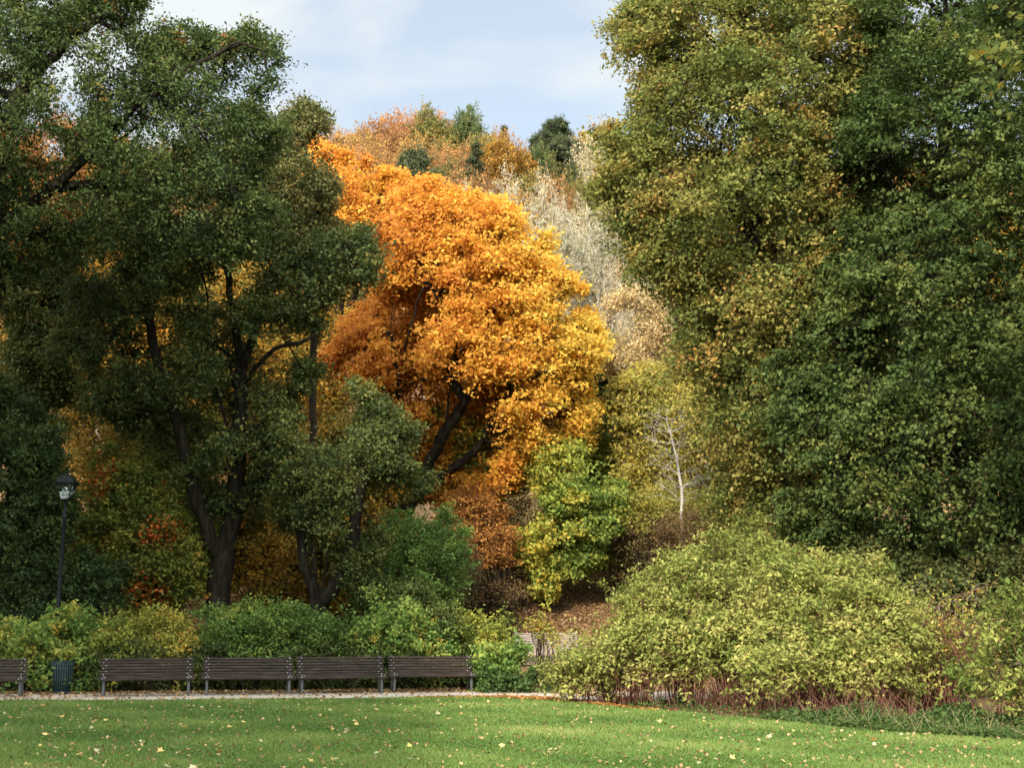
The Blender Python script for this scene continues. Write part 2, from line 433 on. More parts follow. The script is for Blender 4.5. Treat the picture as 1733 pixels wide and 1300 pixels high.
def shrub(name, label, cat, mat, blobs, rc=.45, k=9, lps=20, srad=.2, size=.09, ratio=.6, stem=None, stem_r=.010, group=None,
          spacing=.9, low=-.4, twr=.004, spread=.55, more=None, **kw):
    """several stems from the ground, each carrying leaf clumps"""
    SEED[0] += 1; rng = np.random.default_rng(SEED[0])
    stem = stem or TWIG
    if group and 'hedge' in group: blobs = [(x, y, z - .22 + rng.normal() * .1, rx * .76, ry, rz * rng.uniform(.72, .98)) for x, y, z, rx, ry, rz in blobs]
    bl = np.array(blobs, float)
    C, rad = clumps_blobs(rng, blobs, rc, spacing, low=low)
    up_ = rng.random(len(C)) < .3
    C = np.concatenate([C, C[up_] + rng.normal(size=(up_.sum(), 3)) * np.array([.2, .2, .1]) + np.array([0, 0, .42]) * rc / .45]); rad = np.concatenate([rad, rad[up_] * .5]); C[len(up_):, 2] -= .12
    ok = C[:, 2] > H(C[:, 0], C[:, 1]) + .12; C, rad = C[ok], rad[ok]
    fx, fy = bl[:, 0].mean(), bl[:, 1].mean(); foot = np.array([fx, fy, float(H(fx, fy))])
    root = empty(name, foot); tag(root, label, cat, group)
    cen = np.array([fx, fy, foot[2] + .3])
    cr, S, own = foliage(rng, C, rad, cen, k, lps, srad, size, ratio, mat, root, foot, name='foliage', **kw)
    Vs = []; Ls = []; Ns = []; c = 0
    for p in C:
        j = int(np.argmin(np.sum((bl[:, :2] - p[:2]) ** 2, 1)))
        b = bl[j, :2] + (p[:2] - bl[j, :2]) * spread + rng.normal(size=2) * .12
        b = np.array([b[0], b[1], float(H(b[0], b[1])) - .05])
        t = np.linspace(0, 1, 6)[:, None]; ctrl = np.array([b[0] * .7 + p[0] * .3, b[1] * .7 + p[1] * .3, b[2] + (p[2] - b[2]) * .75])
        q = (1 - t) ** 2 * b + 2 * t * (1 - t) * ctrl + t * t * p; q[1:-1] += rng.normal(size=(4, 3)) * .03
        v, l, m = tube_arrays(q, np.linspace(stem_r * 1.3, stem_r * .5, 6), 4)
        Vs.append(v); Ls.append(l + c); Ns.append(m); c += len(v)
    v2, l2, n2 = twig_arrays(C[own], S, twr)
    Vs.append(v2); Ls.append(l2 + c); Ns.append(n2); c += len(v2)
    if more is not None: Vs.append(more[0]); Ls.append(more[1] + c); Ns.append(more[2])
    mesh_obj('stems', np.concatenate(Vs), np.concatenate(Ls), np.concatenate(Ns), stem, root, foot, True)
    return root

def pb(px, py, rx, rz, Y, ry=None):
    """an ellipsoid of foliage given by where it shows in the photo and its distance"""
    c = at(px, py, Y); s = Y / FPX
    return (c[0], c[1], c[2], rx * s, ry if ry else rx * s, rz * s)

def accent(spots, Y, val=.97, jit=.12, depth=6.):
    """leaf colour turning in certain spots of a crown"""
    pts = [(at(a, b, Y), r * Y / FPX) for a, b, r in spots]
    def f(P, t, rng):
        for c, r in pts:
            d = np.hypot(P[:, 0] - c[0], P[:, 2] - c[2])
            m = (d < 1.25 * r * rng.uniform(.3, 1.15, len(P))) & (rng.random(len(P)) < .55)
            t = np.where(m, val + jit * (rng.random(len(P)) - .8), t)
        return t
    return f

# ------------------------------------------------------------------ the setting
def grid(xs, ys, zf, name, mat, kind='structure'):
    X, Yg = np.meshgrid(xs, ys); Z = zf(X, Yg)
    V = np.stack([X, Yg, Z], -1).reshape(-1, 3); nx, ny = len(xs), len(ys)
    i = np.arange(ny - 1)[:, None] * nx + np.arange(nx - 1)[None]
    F = np.stack([i, i + 1, i + nx + 1, i + nx], -1).reshape(-1, 4)
    o = mesh_obj(name, V, F, np.full(len(F), 4), mat, smooth=True); o['kind'] = kind
    return o
SOIL = solid_mat('leafy_soil', (.07, .042, .022), (.20, .118, .06), 3.5, .95, bump=.6, detail=12, spec=.05, c3=(.34, .20, .095))
xs = np.concatenate([np.linspace(-400, -45, 22), np.linspace(-40, 40, 101), np.linspace(45, 400, 22)])
ys = np.concatenate([np.linspace(-200, 20, 12), np.linspace(26, 60, 100), np.linspace(61, 80, 24), np.linspace(83, 200, 40), np.linspace(215, 700, 20)])
tag(grid(xs, ys, lambda x, y: H(x, y) - .02, 'terrain', SOIL), 'leaf-covered brown ground rising into the wooded hill', 'ground')

def sheet(name, pts, z, mat, label, cat):
    V = [(p[0], p[1], z) for p in pts]
    o = mesh_obj(name, V, list(range(len(V))), [len(V)], mat); o['kind'] = 'structure'
    return tag(o, label, cat)
LAWNM = solid_mat('lawn_turf', (.035, .075, .012), (.07, .13, .022), 2.2, .95, detail=10)
GRAV = solid_mat('pale_gravel', (.22, .175, .13), (.36, .30, .235), 14., .95, bump=.3, detail=12, c3=(.46, .395, .32))
edge_px = [(-500, 1190), (0, 1187), (300, 1186), (600, 1184), (850, 1181), (930, 1183), (1010, 1192), (1100, 1203), (1300, 1221), (1500, 1240), (1733, 1256), (1900, 1268)]
edge = [gp(*e) for e in edge_px]
lawn_pts = [(-120, -60), (120, -60), (120, 26), (22, 21), (13, 18)] + [tuple(e[:2]) for e in edge[::-1]] + [(-120, edge[0][1])]
sheet('lawn', [p[:2] for p in lawn_pts], 0.0, LAWNM, 'mown green lawn across the front of the park', 'lawn')
far_px = [(-500, 1168), (0, 1169), (300, 1170), (600, 1171), (850, 1171), (950, 1172), (1200, 1170)]
path_pts = [tuple(gp(a, b)[:2]) for a, b in [(-500, 1191.5), (0, 1188.5), (300, 1187.5), (600, 1185.5), (850, 1182.5), (950, 1184), (1200, 1186)]]
path_pts += [tuple(gp(a, b)[:2]) for a, b in far_px[::-1]]
sheet('gravel_path', path_pts, -.005, GRAV, 'pale gravel path along the far edge of the lawn', 'path')

# second path above, with a low stone edging
def strip(name, x0, x1, y0, y1, dz, mat, label, cat, n=60):
    xx = np.linspace(x0, x1, n)
    V = np.concatenate([np.stack([xx, np.full(n, y), H(xx, np.full(n, y)) + dz], -1) for y in np.linspace(y0, y1, 5)])
    i = np.arange(4)[:, None] * n + np.arange(n - 1)[None]
    F = np.stack([i, i + 1, i + n + 1, i + n], -1).reshape(-1, 4)
    o = mesh_obj(name, V, F, np.full(len(F), 4), mat, smooth=True); o['kind'] = 'structure'
    return tag(o, label, cat)
DIRT = solid_mat('trodden_earth', (.12, .085, .06), (.24, .18, .13), 5., .95, bump=.3, spec=.05)
strip('upper_path', -30, 40, 42.6, 45.0, .012, DIRT, 'upper earth path behind the shrubs at the foot of the slope', 'path')
STONE = solid_mat('edging_stone', (.2, .16, .13), (.38, .31, .26), 6., .9, bump=.3)
mb = MB()
x = -30.
rr = random.Random(3)
while x < 40:
    w = rr.uniform(.9, 1.2); mb.box((x + w / 2, 45.25, float(H(x, 45.25)) + .1), (w - .015, .26, .30)); x += w
tag(mb.build('stone_edging', STONE, origin=(0, 45.25, 0), bevel=.015), 'low pale stone edging along the back of the upper path', 'edging')

# grass blades
rng = np.random.default_rng(5)
E = np.array([e[:2] for e in edge]); 
def lawn_far(x): return np.interp(x, E[:, 0], E[:, 1])
n = 420000
y = 14.6 + (32.4 - 14.6) * rng.random(n) ** 1.25
x = rng.uniform(-1, 1, n) * (y * .372 + 1.2)
m = y < lawn_far(x) + rng.normal(size=n) * .07; x, y = x[m], y[m]; n = len(x)
pt = np.sin(x * 1.3 + y * .9) + np.sin(x * .7 - y * 1.7 + 1) + np.sin(x * 3.1 + y * 2.3) * .7
hgt = (.034 + .012 * rng.random(n)) * (1 + .16 * pt) + .02 * (rng.random(n) < .05)
wd = .0045 + .00035 * y * rng.uniform(.6, 1.3, n); a = rng.uniform(0, math.tau, n)
ln = rng.normal(size=(n, 2)) * .022
V = np.empty((n, 3, 3))
V[:, 0] = np.stack([x - np.cos(a) * wd, y - np.sin(a) * wd, np.zeros(n)], -1)
V[:, 1] = np.stack([x + np.cos(a) * wd, y + np.sin(a) * wd, np.zeros(n)], -1)
V[:, 2] = np.stack([x + ln[:, 0], y + ln[:, 1], hgt], -1)
tag(mesh_obj('grass', V.reshape(-1, 3), np.arange(n * 3), np.full(n, 3), M['grass'], tint=np.clip(.42 + .13 * pt + .16 * np.sin(x * .55 + 1.3 * np.sin(y * .4)) * np.sin(y * .62 + .8 * np.sin(x * .7)) + .5 * (rng.random(n) - .5), 0, 1)),
    'short green mown grass of the lawn', 'grass', kind='stuff')

# leaf litter (nobody could count it)
def litter(name, X, Yv, zf, size, mat, label, flat=.85, mid=.5):
    n = len(X); C = np.stack([X, Yv, zf(X, Yv) + .012 + .02 * rng.random(n)], -1)
    Nn = rng.normal(size=(n, 3)) * (1 - flat) * 1.5
    V = leaf_quads(rng, C, Nn, size, .75, 1., 1., .22, 0., .15)
    o = quads_obj(name, V, mat, None, None, np.clip(mid + .9 * (rng.random(n) - .5), 0, 1))
    return tag(o, label, 'leaf litter', kind='stuff')
n = 26000
litter('leaf_litter', rng.uniform(-3.5, 7.5, n), 45.5 + 9 * rng.random(n) ** 1.2, H, .10, M['litter'], 'brown fallen leaves covering the bare slope')
n = 6000
X = rng.uniform(-14, 3, n); u_ = rng.random(n); Yv = lawn_far(X) + np.where(u_ < .10 + .16 * (X < -8.5), rng.random(n) * 2.8, 2.8 + rng.gamma(1.6, .7, n))
litter('leaf_litter', X, Yv, H, .09, M['litter'], 'brown fallen leaves along the gravel path and under the benches')
n = 5200
t = rng.random(n); X = -1.8 + 4.4 * t + rng.normal(size=n) * .25; Yv = lawn_far(X) - np.abs(rng.normal(size=n)) * .38 * np.sin(np.clip(t, .08, 1) * 2.6) + .1
litter('leaf_litter', X, Yv, lambda a, b: 0 * a, .085, M['litterrust'], 'rusty fallen leaves gathered where the lawn meets the path')
n = 3500
y_ = 15 + 16 * rng.random(n) ** 1.2; x_ = rng.uniform(-1, 1, n) * (y_ * .37 + 1); m = y_ < lawn_far(x_)
litter('fallen_leaves', x_[m], y_[m], lambda a, b: 0 * a + .02, .055, M['litter'], 'small fallen leaf scraps scattered through the grass', .7, .42)

# single fallen maple leaves, lobed and curled
def maple_leaf_mesh(seed, mat, name):
    r_ = np.random.default_rng(seed); k = 10; a = np.arange(k) / k * math.tau + r_.uniform(0, 6)
    rad = np.where(np.arange(k) % 2 == 0, 1., .6) * r_.uniform(.8, 1.15, k); rad[0] *= 1.15
    curl = r_.uniform(.1, .5)
    V = [(0, 0, .16)] + [(rad[i] * math.cos(a[i]) * .5, rad[i] * math.sin(a[i]) * .5, .08 + curl * rad[i] ** 2 * .5 * (.4 + .6 * r_.random())) for i in range(k)]
    L = []; 
    for i in range(k): L += [0, 1 + i, 1 + (i + 1) % k]
    me = mesh_obj(name, np.array(V), L, [3] * k, mat)
    return me
def flat_leaf(name, c1, c2):
    m, nt, out = new_mat(name); oi = nt.nodes.new('ShaderNodeObjectInfo'); rp = ramp(nt, [(0, c1), (1, c2)])
    nt.links.new(oi.outputs['Random'], rp.inputs[0]); p = nt.nodes.new('ShaderNodeBsdfPrincipled'); p.inputs['Roughness'].default_value = .7
    nt.links.new(rp.outputs[0], p.inputs['Base Color']); nt.links.new(p.outputs[0], out.inputs[0]); return m
kinds = [(flat_leaf('cream_dry_leaf', (.26, .22, .11), (.42, .36, .20)), 'pale cream curled maple leaf lying on the grass', 100),
         (flat_leaf('yellow_dry_leaf', (.42, .30, .07), (.52, .38, .12)), 'golden yellow maple leaf lying on the grass', 90),
         (flat_leaf('brown_dry_leaf', (.20, .10, .03), (.40, .18, .05)), 'rusty brown maple leaf lying on the grass', 50)]
for kk, (mt, lb, num) in enumerate(kinds):
    protos = [maple_leaf_mesh(100 + kk * 7 + q, mt, 'fallen_leaf') for q in range(4)]
    for q in range(num):
        o = protos[q] if q < 4 else protos[q % 4].copy()
        if q >= 4: COL.objects.link(o)
        while True:
            yy = 15.2 + 15.5 * rng.random() ** 1.1; xx = rng.uniform(-1, 1) * yy * .365
            dens = 1. if xx < 0 else .55
            if yy < lawn_far(xx) - .3 and rng.random() < dens: break
        o.location = (xx, yy, .028); s = rng.uniform(.055, .10) * (1.0 if q % 6 else 1.3)
        o.scale = (s, s, s); o.rotation_euler = (rng.normal() * .5, rng.normal() * .5, rng.uniform(0, 6.28))
        tag(o, lb, 'fallen leaf', 'fallen maple leaves scattered on the lawn')

# ------------------------------------------------------------------ furniture
WOOD = solid_mat('dark_stained_wood', (.009, .006, .005), (.03, .0195, .015), 4., .65, (.5, 1.5, 9), .25, spec=.12, c3=(.065, .05, .042), place=True)
STEEL = solid_mat('grey_painted_steel', (.045, .048, .045), (.085, .088, .082), 9., .6, spec=.4)
BOLTM = solid_mat('bright_bolt', (.4, .4, .39), (.55, .55, .53), 9., .35, metal=.6, spec=.6)
BLACK = solid_mat('black_paint', (.006, .0065, .007), (.014, .015, .016), 7., .6, spec=.15)
BINM = solid_mat('dark_teal_paint', (.005, .02, .022), (.011, .036, .038), 6., .45, spec=.5)
WOODG = solid_mat('weathered_grey_wood', (.16, .12, .10), (.30, .24, .20), 4., .75, (.35, 6, 6), .25)
bolt_proto = []
def make_bench(W, wood, nb=6, name='park_bench'):
    root = empty(name, (0, 0, 0)); fx = W / 2 - .14
    s = MB()
    for i in range(4): s.box((0, -.42 + i * .118, .455 - .012 * (3 - i) * (1 if i else 1.6)), (W, .10, .038), rx=-.05 if i else .25)
    seat = s.build('seat', wood, root, bevel=.006)
    b = MB(); back = []
    for i in range(nb):
        t = i / (nb - 1); yy = .03 + .14 * t; zz = .50 + .325 * t
        b.box((0, yy, zz), (W - .08, .036, .052), rx=-.32); back.append((yy, zz))
    b.build('backrest', wood, root, bevel=.006)
    for sx in (-1, 1):
        l = MB(); l.loft([np.array([(sx * fx + a * .028, -.34 + c * .025 + d, z) for a, c in ((-1, -1), (1, -1), (1, 1), (-1, 1))]) for z, d in ((0, -.02), (.405, .0))])
        l.build('leg', STEEL, root, bevel=.006)
        l = MB(); l.loft([np.array([(sx * fx + a * .03, .06 + c * .025 + d, z) for a, c in ((-1, -1), (1, -1), (1, 1), (-1, 1))]) for z, d in ((0, .1), (.405, .0))])
        l.build('leg', STEEL, root, bevel=.006)
        l = MB(); l.box((sx * fx, -.17, .4125), (.05, .56, .03)); l.build('seat_bearer', STEEL, root)
        l = MB(); l.box((sx * fx, .128, .665), (.05, .016, .44), rx=-.405); l.build('back_support', STEEL, root)
        spots = [(sx * fx + (.03 if i % 2 else -.03), yy - .024, zz + .004) for i, (yy, zz) in enumerate(back)]
        spots += [(sx * fx - .03, -.473, .42), (sx * fx + .04, -.474, .436)]
        spots += [(sx * fx + .0, -.30, .463)]
        for p in spots:
            if not bolt_proto:
                k = MB(); k.lathe([(.003, -.010), (.010, -.008), (.0125, 0.), (.010, .008), (.004, .011)], 10)
                o = k.build('bolt', BOLTM, root, smooth=True); bolt_proto.append(o)
            else:
                o = bolt_proto[0].copy(); COL.objects.link(o); o.parent = root
            o.location = p
    return root
def copy_tree(o, parent=None):
    c = o.copy(); COL.objects.link(c)
    if parent is not None: c.parent = parent
    for ch in list(o.children): copy_tree(ch, c)
    return c
bench = make_bench(2.16, WOOD)
BR = R(13)
bl = ['dark slatted park bench cut off by the photo edge, left of the teal bin', 'dark slatted park bench just right of the teal litter bin', 'dark slatted park bench, second to the right of the litter bin',
      'dark slatted park bench under the green hedge, second from the right end of the row', 'dark reddish slatted park bench at the right end of the row, beside the leafy shrub']
for i, (px, Yb) in enumerate([(-38, 32.75), (247.5, 33.25), (419, 33.9), (576, 34.5), (729, 35.3)]):
    o = bench if i == 0 else copy_tree(bench)
    p = at(px, 1170, Yb); o.location = (p[0], Yb, -.02); o.rotation_euler = (R([.3, -.4, .2, .5, -.3][i]), R([.2, -.3, .35, -.2, .25][i]), BR + R([0, .8, -1.1, .5, -.4][i]))
    tag(o, bl[i], 'bench', 'dark slatted benches along the gravel path')
    if i == 4: pass
far_b = make_bench(2.0, WOODG, 6)
p = at(925, 1120, 43.6); far_b.location = (p[0], 43.7, float(H(p[0], 43.7))); far_b.rotation_euler = (0, 0, R(4))
tag(far_b, 'weathered grey bench on the upper path, half hidden behind shrubs', 'bench')

# litter bin
yb = 34.2; p = at(103.5, 1168, yb)
bn = empty('litter_bin', (p[0], yb, -.02)); tag(bn, 'dark teal slatted metal litter bin standing between two benches', 'litter bin')
k = MB(); k.lathe([(.20, .04), (.215, .70)], 24); k.build('liner', BLACK, bn, smooth=True)
k = MB()
for i in range(26):
    a = i / 26 * math.tau; c, s = math.cos(a), math.sin(a)
    prof = [(.225, .04), (.238, .35), (.243, .66), (.262, .76)]
    k.loft([np.array([((r + e) * c - w * s, (r + e) * s + w * c, z) for w, e in ((-.018, 0), (.018, 0), (.018, .008), (-.018, .008))]) for r, z in prof])
k.build('slats', BINM, bn)
k = MB()
for r, z in ((.272, .765), (.248, .60), (.231, .06)):
    a = np.arange(29) / 28 * math.tau
    k.tube(np.stack([r * np.cos(a), r * np.sin(a), np.full(29, z)], -1), np.full(29, .014), 8, False)
k.build('rim', BINM, bn, smooth=True)
k = MB(); k.lathe([(.21, 0), (.21, .035)], 24); k.build('base', BLACK, bn)

# street lamp
yl = 35.4; p = at(90, 1130, yl); pt_ = at(103, 845, yl); ztop = pt_[2]
lamp = empty('street_lamp', (p[0], yl, -.02)); lamp.rotation_euler = (0, math.atan2(.09, ztop), 0)
tag(lamp, 'tall black lamp post with a four-sided lantern, behind the teal litter bin', 'street lamp')
z0 = ztop - .02
k = MB(); k.lathe([(.16, 0), (.16, .05), (.10, .12), (.085, .2), (.085, 1.1), (.095, 1.12), (.095, 1.2), (.055, 1.28), (.05, 2.4), (.042, z0 - .45), (.06, z0 - .43), (.06, z0 - .38), (.036, z0 - .34), (.034, z0 - .05), (.07, z0)], 16)
k.build('post', BLACK, lamp, smooth=False)
def sq(h, z): return np.array([(a * h, b * h, z) for a, b in ((-1, -1), (1, -1), (1, 1), (-1, 1))])
k = MB(); k.loft([sq(.105, z0), sq(.115, z0 + .03)]); k.loft([sq(.215, z0 + .39), sq(.225, z0 + .42)])
for a, b in ((-1, -1), (1, -1), (1, 1), (-1, 1)):
    k.tube([(a * .105, b * .105, z0 + .02), (a * .205, b * .205, z0 + .40)], [.014, .014], 4)
fr = k.build('lantern_frame', BLACK, lamp)
k = MB(); k.loft([sq(.235, z0 + .425), sq(.24, z0 + .45), sq(.13, z0 + .60), sq(.11, z0 + .63)]); k.build('lantern_roof', BLACK, lamp, bevel=.008)
k = MB(); k.lathe([(.02, z0 + .63), (.035, z0 + .66), (.01, z0 + .70)], 10); k.build('finial', BLACK, lamp, smooth=True)
mg, nt, out = new_mat('clear_lantern_glass')
g1 = nt.nodes.new('ShaderNodeBsdfGlossy'); g1.inputs['Roughness'].default_value = .08; tr = nt.nodes.new('ShaderNodeBsdfTransparent'); tr.inputs[0].default_value = (.85, .88, .86, 1)
mx = nt.nodes.new('ShaderNodeMixShader'); mx.inputs[0].default_value = .12; nt.links.new(tr.outputs[0], mx.inputs[1]); nt.links.new(g1.outputs[0], mx.inputs[2]); nt.links.new(mx.outputs[0], out.inputs[0])
k = MB()
for q in range(4):
    c, s = math.cos(q * math.pi / 2), math.sin(q * math.pi / 2)
    pts = [(-.095, -.10, z0 + .03), (.095, -.10, z0 + .03), (.19, -.197, z0 + .39), (-.19, -.197, z0 + .39)]
    f = [(x * c - y * s, x * s + y * c, z) for x, y, z in pts]; bk = [(x * .97, y * .97, z) for x, y, z in f]
    k.add(f + bk, [(0, 1, 2, 3), (7, 6, 5, 4), (0, 4, 5, 1), (1, 5, 6, 2), (2, 6, 7, 3), (3, 7, 4, 0)])
k.build('lantern_glass', mg, lamp)
FROST = solid_mat('frosted_glass', (.62, .64, .64), (.72, .74, .74), 3., .4)
k = MB(); k.lathe([(.05, z0 + .035), (.09, z0 + .06), (.125, z0 + .14), (.14, z0 + .22), (.135, z0 + .225)], 20); k.build('frosted_bowl', FROST, lamp, smooth=True)

#TREES
exec_trees = True
# ------------------------------------------------------------------ trees, left
tree('oak_tree', 'big dark green oak with rusty leaf clusters, filling the top left corner', 'tree', M['oak'], 36, -60,
     [(-62, 900), (-55, 700), (-25, 520), (0, 430)],
     [[(0, 430), (70, 330), (110, 300), (150, 262), (200, 205), (250, 165), (330, 110), (400, 70)], [(150, 262), (200, 235), (260, 190), (330, 165)],
      [(-20, 500), (30, 402), (80, 388), (150, 375)], [(0, 430), (-10, 300), (30, 170), (60, 60), (150, 8)], [(30, 170), (90, 90), (180, 20)], [(30,140),(60,136),(105,153)],
      [(110, 300), (220, 310), (330, 300)]],
     poly=[(-260, -90), (258, -90), (262, 15), (232, 55), (285, 52), (300, 60), (330, 40), (375, 55), (400, 18), (440, 14), (452, 60), (476, 95), (478, 145), (460, 185), (478, 235), (470, 300), (478, 350), (420, 420), (260, 450), (120, 440), (0, 460), (-260, 470)],
     holes=[(112, 118, 44), (62, 235, 30), (115, 190, 34), (95, 250, 30), (145, 285, 22), (262, 40, 26), (300, 110, 12), (215, 290, 14), (20, 110, 16)], tmax=3.2, rc=.62, base_r=.40, k=9, lps=20, srad=.3, size=.115, ratio=.5,
     tint_fn=accent([(10, 265, 24), (38, 250, 16), (130, 375, 18), (45, 255, 14), (95, 355, 12), (215, 208, 10), (320, 90, 11), (390, 75, 12), (210, 40, 12), (130, 5, 24), (28, 285, 14), (70, 450, 14)], 36, .95), mid=.36, cvar=.4, cand=14000, gap=.5, limb_dy=-1.4, fholes=[(140, 275, 30), (100, 320, 26), (200, 210, 26), (250, 175, 22), (60, 395, 24)])
tree('broadleaf_tree', 'large shaded tree with a thick black forked trunk behind the hedge', 'tree', M['darkgreen'], 40, 368,
     [(370, 985), (376, 930), (398, 870), (402, 760), (408, 640), (402, 560), (385, 470), (375, 420)],
     [[(372, 960), (348, 900), (322, 800), (298, 710), (262, 600), (242, 480)], [(408, 640), (450, 600), (515, 575), (580, 560)], [(398, 870), (440, 840), (470, 760)],
      [(400, 760), (360, 640), (352, 520), (340, 450)], [(408, 640), (440, 540), (460, 450)]],
     poly=[(150, 400), (260, 360), (330, 340), (420, 350), (480, 380), (560, 368), (620, 388), (642, 450), (605, 520), (555, 545), (540, 600), (530, 650), (505, 690), (480, 720), (470, 800), (440, 880), (400, 840), (360, 860), (310, 800), (280, 750), (200, 740), (130, 700), (90, 600), (110, 470)],
     holes=[(350, 500, 28), (445, 560, 28), (470, 640, 28), (360, 690, 24), (250, 560, 22), (300, 640, 20), (430, 700, 18), (190, 620, 20), (320, 760, 22), (455, 500, 16)], fholes=[(405, 600, 46), (400, 690, 42), (440, 600, 34), (510, 580, 34), (365, 560, 34), (300, 700, 34), (395, 790, 48), (350, 460, 32), (270, 600, 28), (330, 830, 34)], tmax=3., rc=.58, base_r=.34, k=8, lps=18, srad=.3, size=.12, mid=.45, gap=.5, cand=14000, limb_dy=-1.8, tip=.012)
tree('broadleaf_tree', 'shaded green tree with a black V-shaped trunk, right of the thick forked trunk', 'tree', M['darkgreen'], 38, 548,
     [(546, 1025), (530, 1000), (512, 950), (506, 880), (518, 790)],
     [[(546, 1025), (572, 992), (596, 935), (602, 850), (620, 780)], [(546, 1030), (553, 960), (556, 880), (560, 780)]],
     poly=[(455, 740), (500, 690), (540, 705), (560, 662), (620, 672), (650, 715), (690, 735), (668, 780), (705, 815), (670, 860), (665, 920), (625, 935), (600, 975), (560, 940), (500, 930), (470, 895), (430, 870), (452, 800)],
     gap=.62, rag=1.3, holes=[(640, 870, 16), (500, 830, 16), (580, 760, 14), (560, 880, 16)], fholes=[(552, 950, 30), (515, 900, 26), (600, 900, 24)],
     tmax=2.6, rc=.52, base_r=.27, k=9, lps=19, cand=12000, srad=.28, size=.105, mid=.5, okfrom=1.2)
tree('slim_tree', 'slim olive tree with ragged tip against the sky, left of the orange maple', 'tree', M['olive'], 44, 528,
     [(530, 900), (528, 700), (530, 560), (522, 400), (515, 250), (516, 190)], [[(528, 600), (560, 500), (580, 420)], [(524, 420), (480, 320)]],
     poly=[(440, 300), (465, 255), (480, 205), (496, 180), (515, 160), (535, 172), (556, 190), (556, 225), (600, 210), (590, 235), (566, 265), (572, 320), (560, 370), (600, 400), (560, 460), (480, 440), (450, 380)],
     tmax=2., gap=.3, rag=.9, rc=.5, base_r=.11, tip=.008, cand=9000, k=8, lps=12, srad=.3, size=.12, mid=.45, bark=BARKB)
tree('understory_tree', 'small teal-green tree in deep shade at the left edge, behind the lamp post', 'tree', M['teal'], 38.5, 8, [(8, 960), (12, 880), (20, 760)],
     poly=[(-90, 670), (40, 652), (110, 690), (136, 760), (120, 830), (110, 900), (60, 980), (-90, 1000)], tmax=2., rc=.6, base_r=.15, k=10, lps=24, srad=.28, size=.115, okfrom=1.)
tree('maple_tree', 'young maple with yellow-green and red-orange leaves behind the first full bench', 'tree', M['under'], 40.5, 255, [(256, 1000), (262, 930), (270, 850)],
     [[(258, 960), (200, 880), (185, 800)], [(262, 930), (310, 880)]],
     poly=[(140, 850), (165, 790), (205, 765), (260, 800), (330, 860), (350, 910), (345, 1000), (300, 1040), (170, 1030), (130, 960)], tmax=2., rc=.55, base_r=.1, k=9, lps=20, srad=.28, size=.12, gap=.25,
     tint_fn=accent([(188, 800, 26), (180, 832, 22), (300, 905, 26), (270, 915, 14), (272, 1000, 24), (235, 1003, 16), (290, 1010, 14)], 40.5, .98), mid=.42, okfrom=1.)
tree('maple_tree', 'ochre maple glowing between the shaded trunks high on the left', 'tree', M['ochre'], 56, 150, [(150, 800), (155, 600), (160, 480)],
     poly=[(20, 470), (90, 400), (200, 380), (280, 430), (300, 520), (270, 640), (150, 700), (40, 660)], tmax=3.5, rc=.9, base_r=.22, k=9, lps=22, srad=.4, size=.17, mid=.5, bark=BARKB)
tree('maple_tree', 'yellow ochre maple showing through behind the thick forked trunk', 'tree', M['ochre'], 55, 400, [(400, 850), (395, 650), (390, 500)],
     poly=[(270, 480), (350, 430), (460, 440), (560, 500), (600, 600), (560, 800), (500, 960), (330, 960), (270, 800), (250, 620)], tmax=3.5, rc=.95, base_r=.22, k=9, lps=20, srad=.4, size=.17, mid=.42, bark=BARKB, gap=.45)
tree('birch_tree', 'sparse rusty tree seen against the sky behind the oak limb', 'tree', M['rust'], 52, 100, [(100, 800), (95, 500), (92, 300)],
     [[(94, 400), (70, 250)], [(94, 380), (120, 240)]], poly=[(30, 330), (40, 230), (90, 180), (140, 220), (160, 290), (150, 360), (60, 380)], tmax=2.2, rc=.55, base_r=.13, k=6, lps=7, srad=.4, size=.12, mid=.35, bark=BARKB, gap=.45)
tree('slim_tree', 'thin straight dark trunk with sparse ochre foliage at the far left', 'tree', M['ochre'], 46, 27, [(28, 900), (27, 700), (30, 500), (32, 430)],
     poly=[(-80, 560), (0, 470), (70, 470), (80, 560), (40, 640), (-80, 680)], tmax=2., rc=.6, base_r=.12, k=8, lps=16, srad=.35, size=.14, mid=.3)
tree('slim_tree', 'thin dark trunk rising beside the lamp, forking among green leaves', 'tree', M['darkgreen'], 43, 62, [(62, 900), (60, 650), (68, 520), (75, 420)],
     [[(62, 620), (95, 520), (100, 440)]], poly=[(0, 500), (60, 420), (130, 440), (150, 560), (120, 680), (40, 700)], tmax=1.8, rc=.6, base_r=.13, k=8, lps=16, srad=.33, size=.13, mid=.5, gap=.2)
tree('understory_tree', 'yellow-leaved understory tree in the gap left of the lamp', 'tree', M['ochre'], 47, 60, [(60, 1000), (62, 900)],
     poly=[(-60, 880), (60, 840), (140, 880), (150, 980), (60, 1030), (-60, 1040)], tmax=2., rc=.7, base_r=.1, k=9, lps=18, srad=.35, size=.14, mid=.15, okfrom=.8)
tree('understory_tree', 'golden understory tree glimpsed between the two big dark trunks', 'tree', M['ochre'], 46, 450, [(450, 1000), (452, 900)],
     poly=[(380, 900), (440, 850), (520, 880), (620, 900), (640, 1000), (560, 1050), (380, 1040)], tmax=2., rc=.7, base_r=.1, k=9, lps=20, srad=.35, size=.14, mid=.35, okfrom=.8)

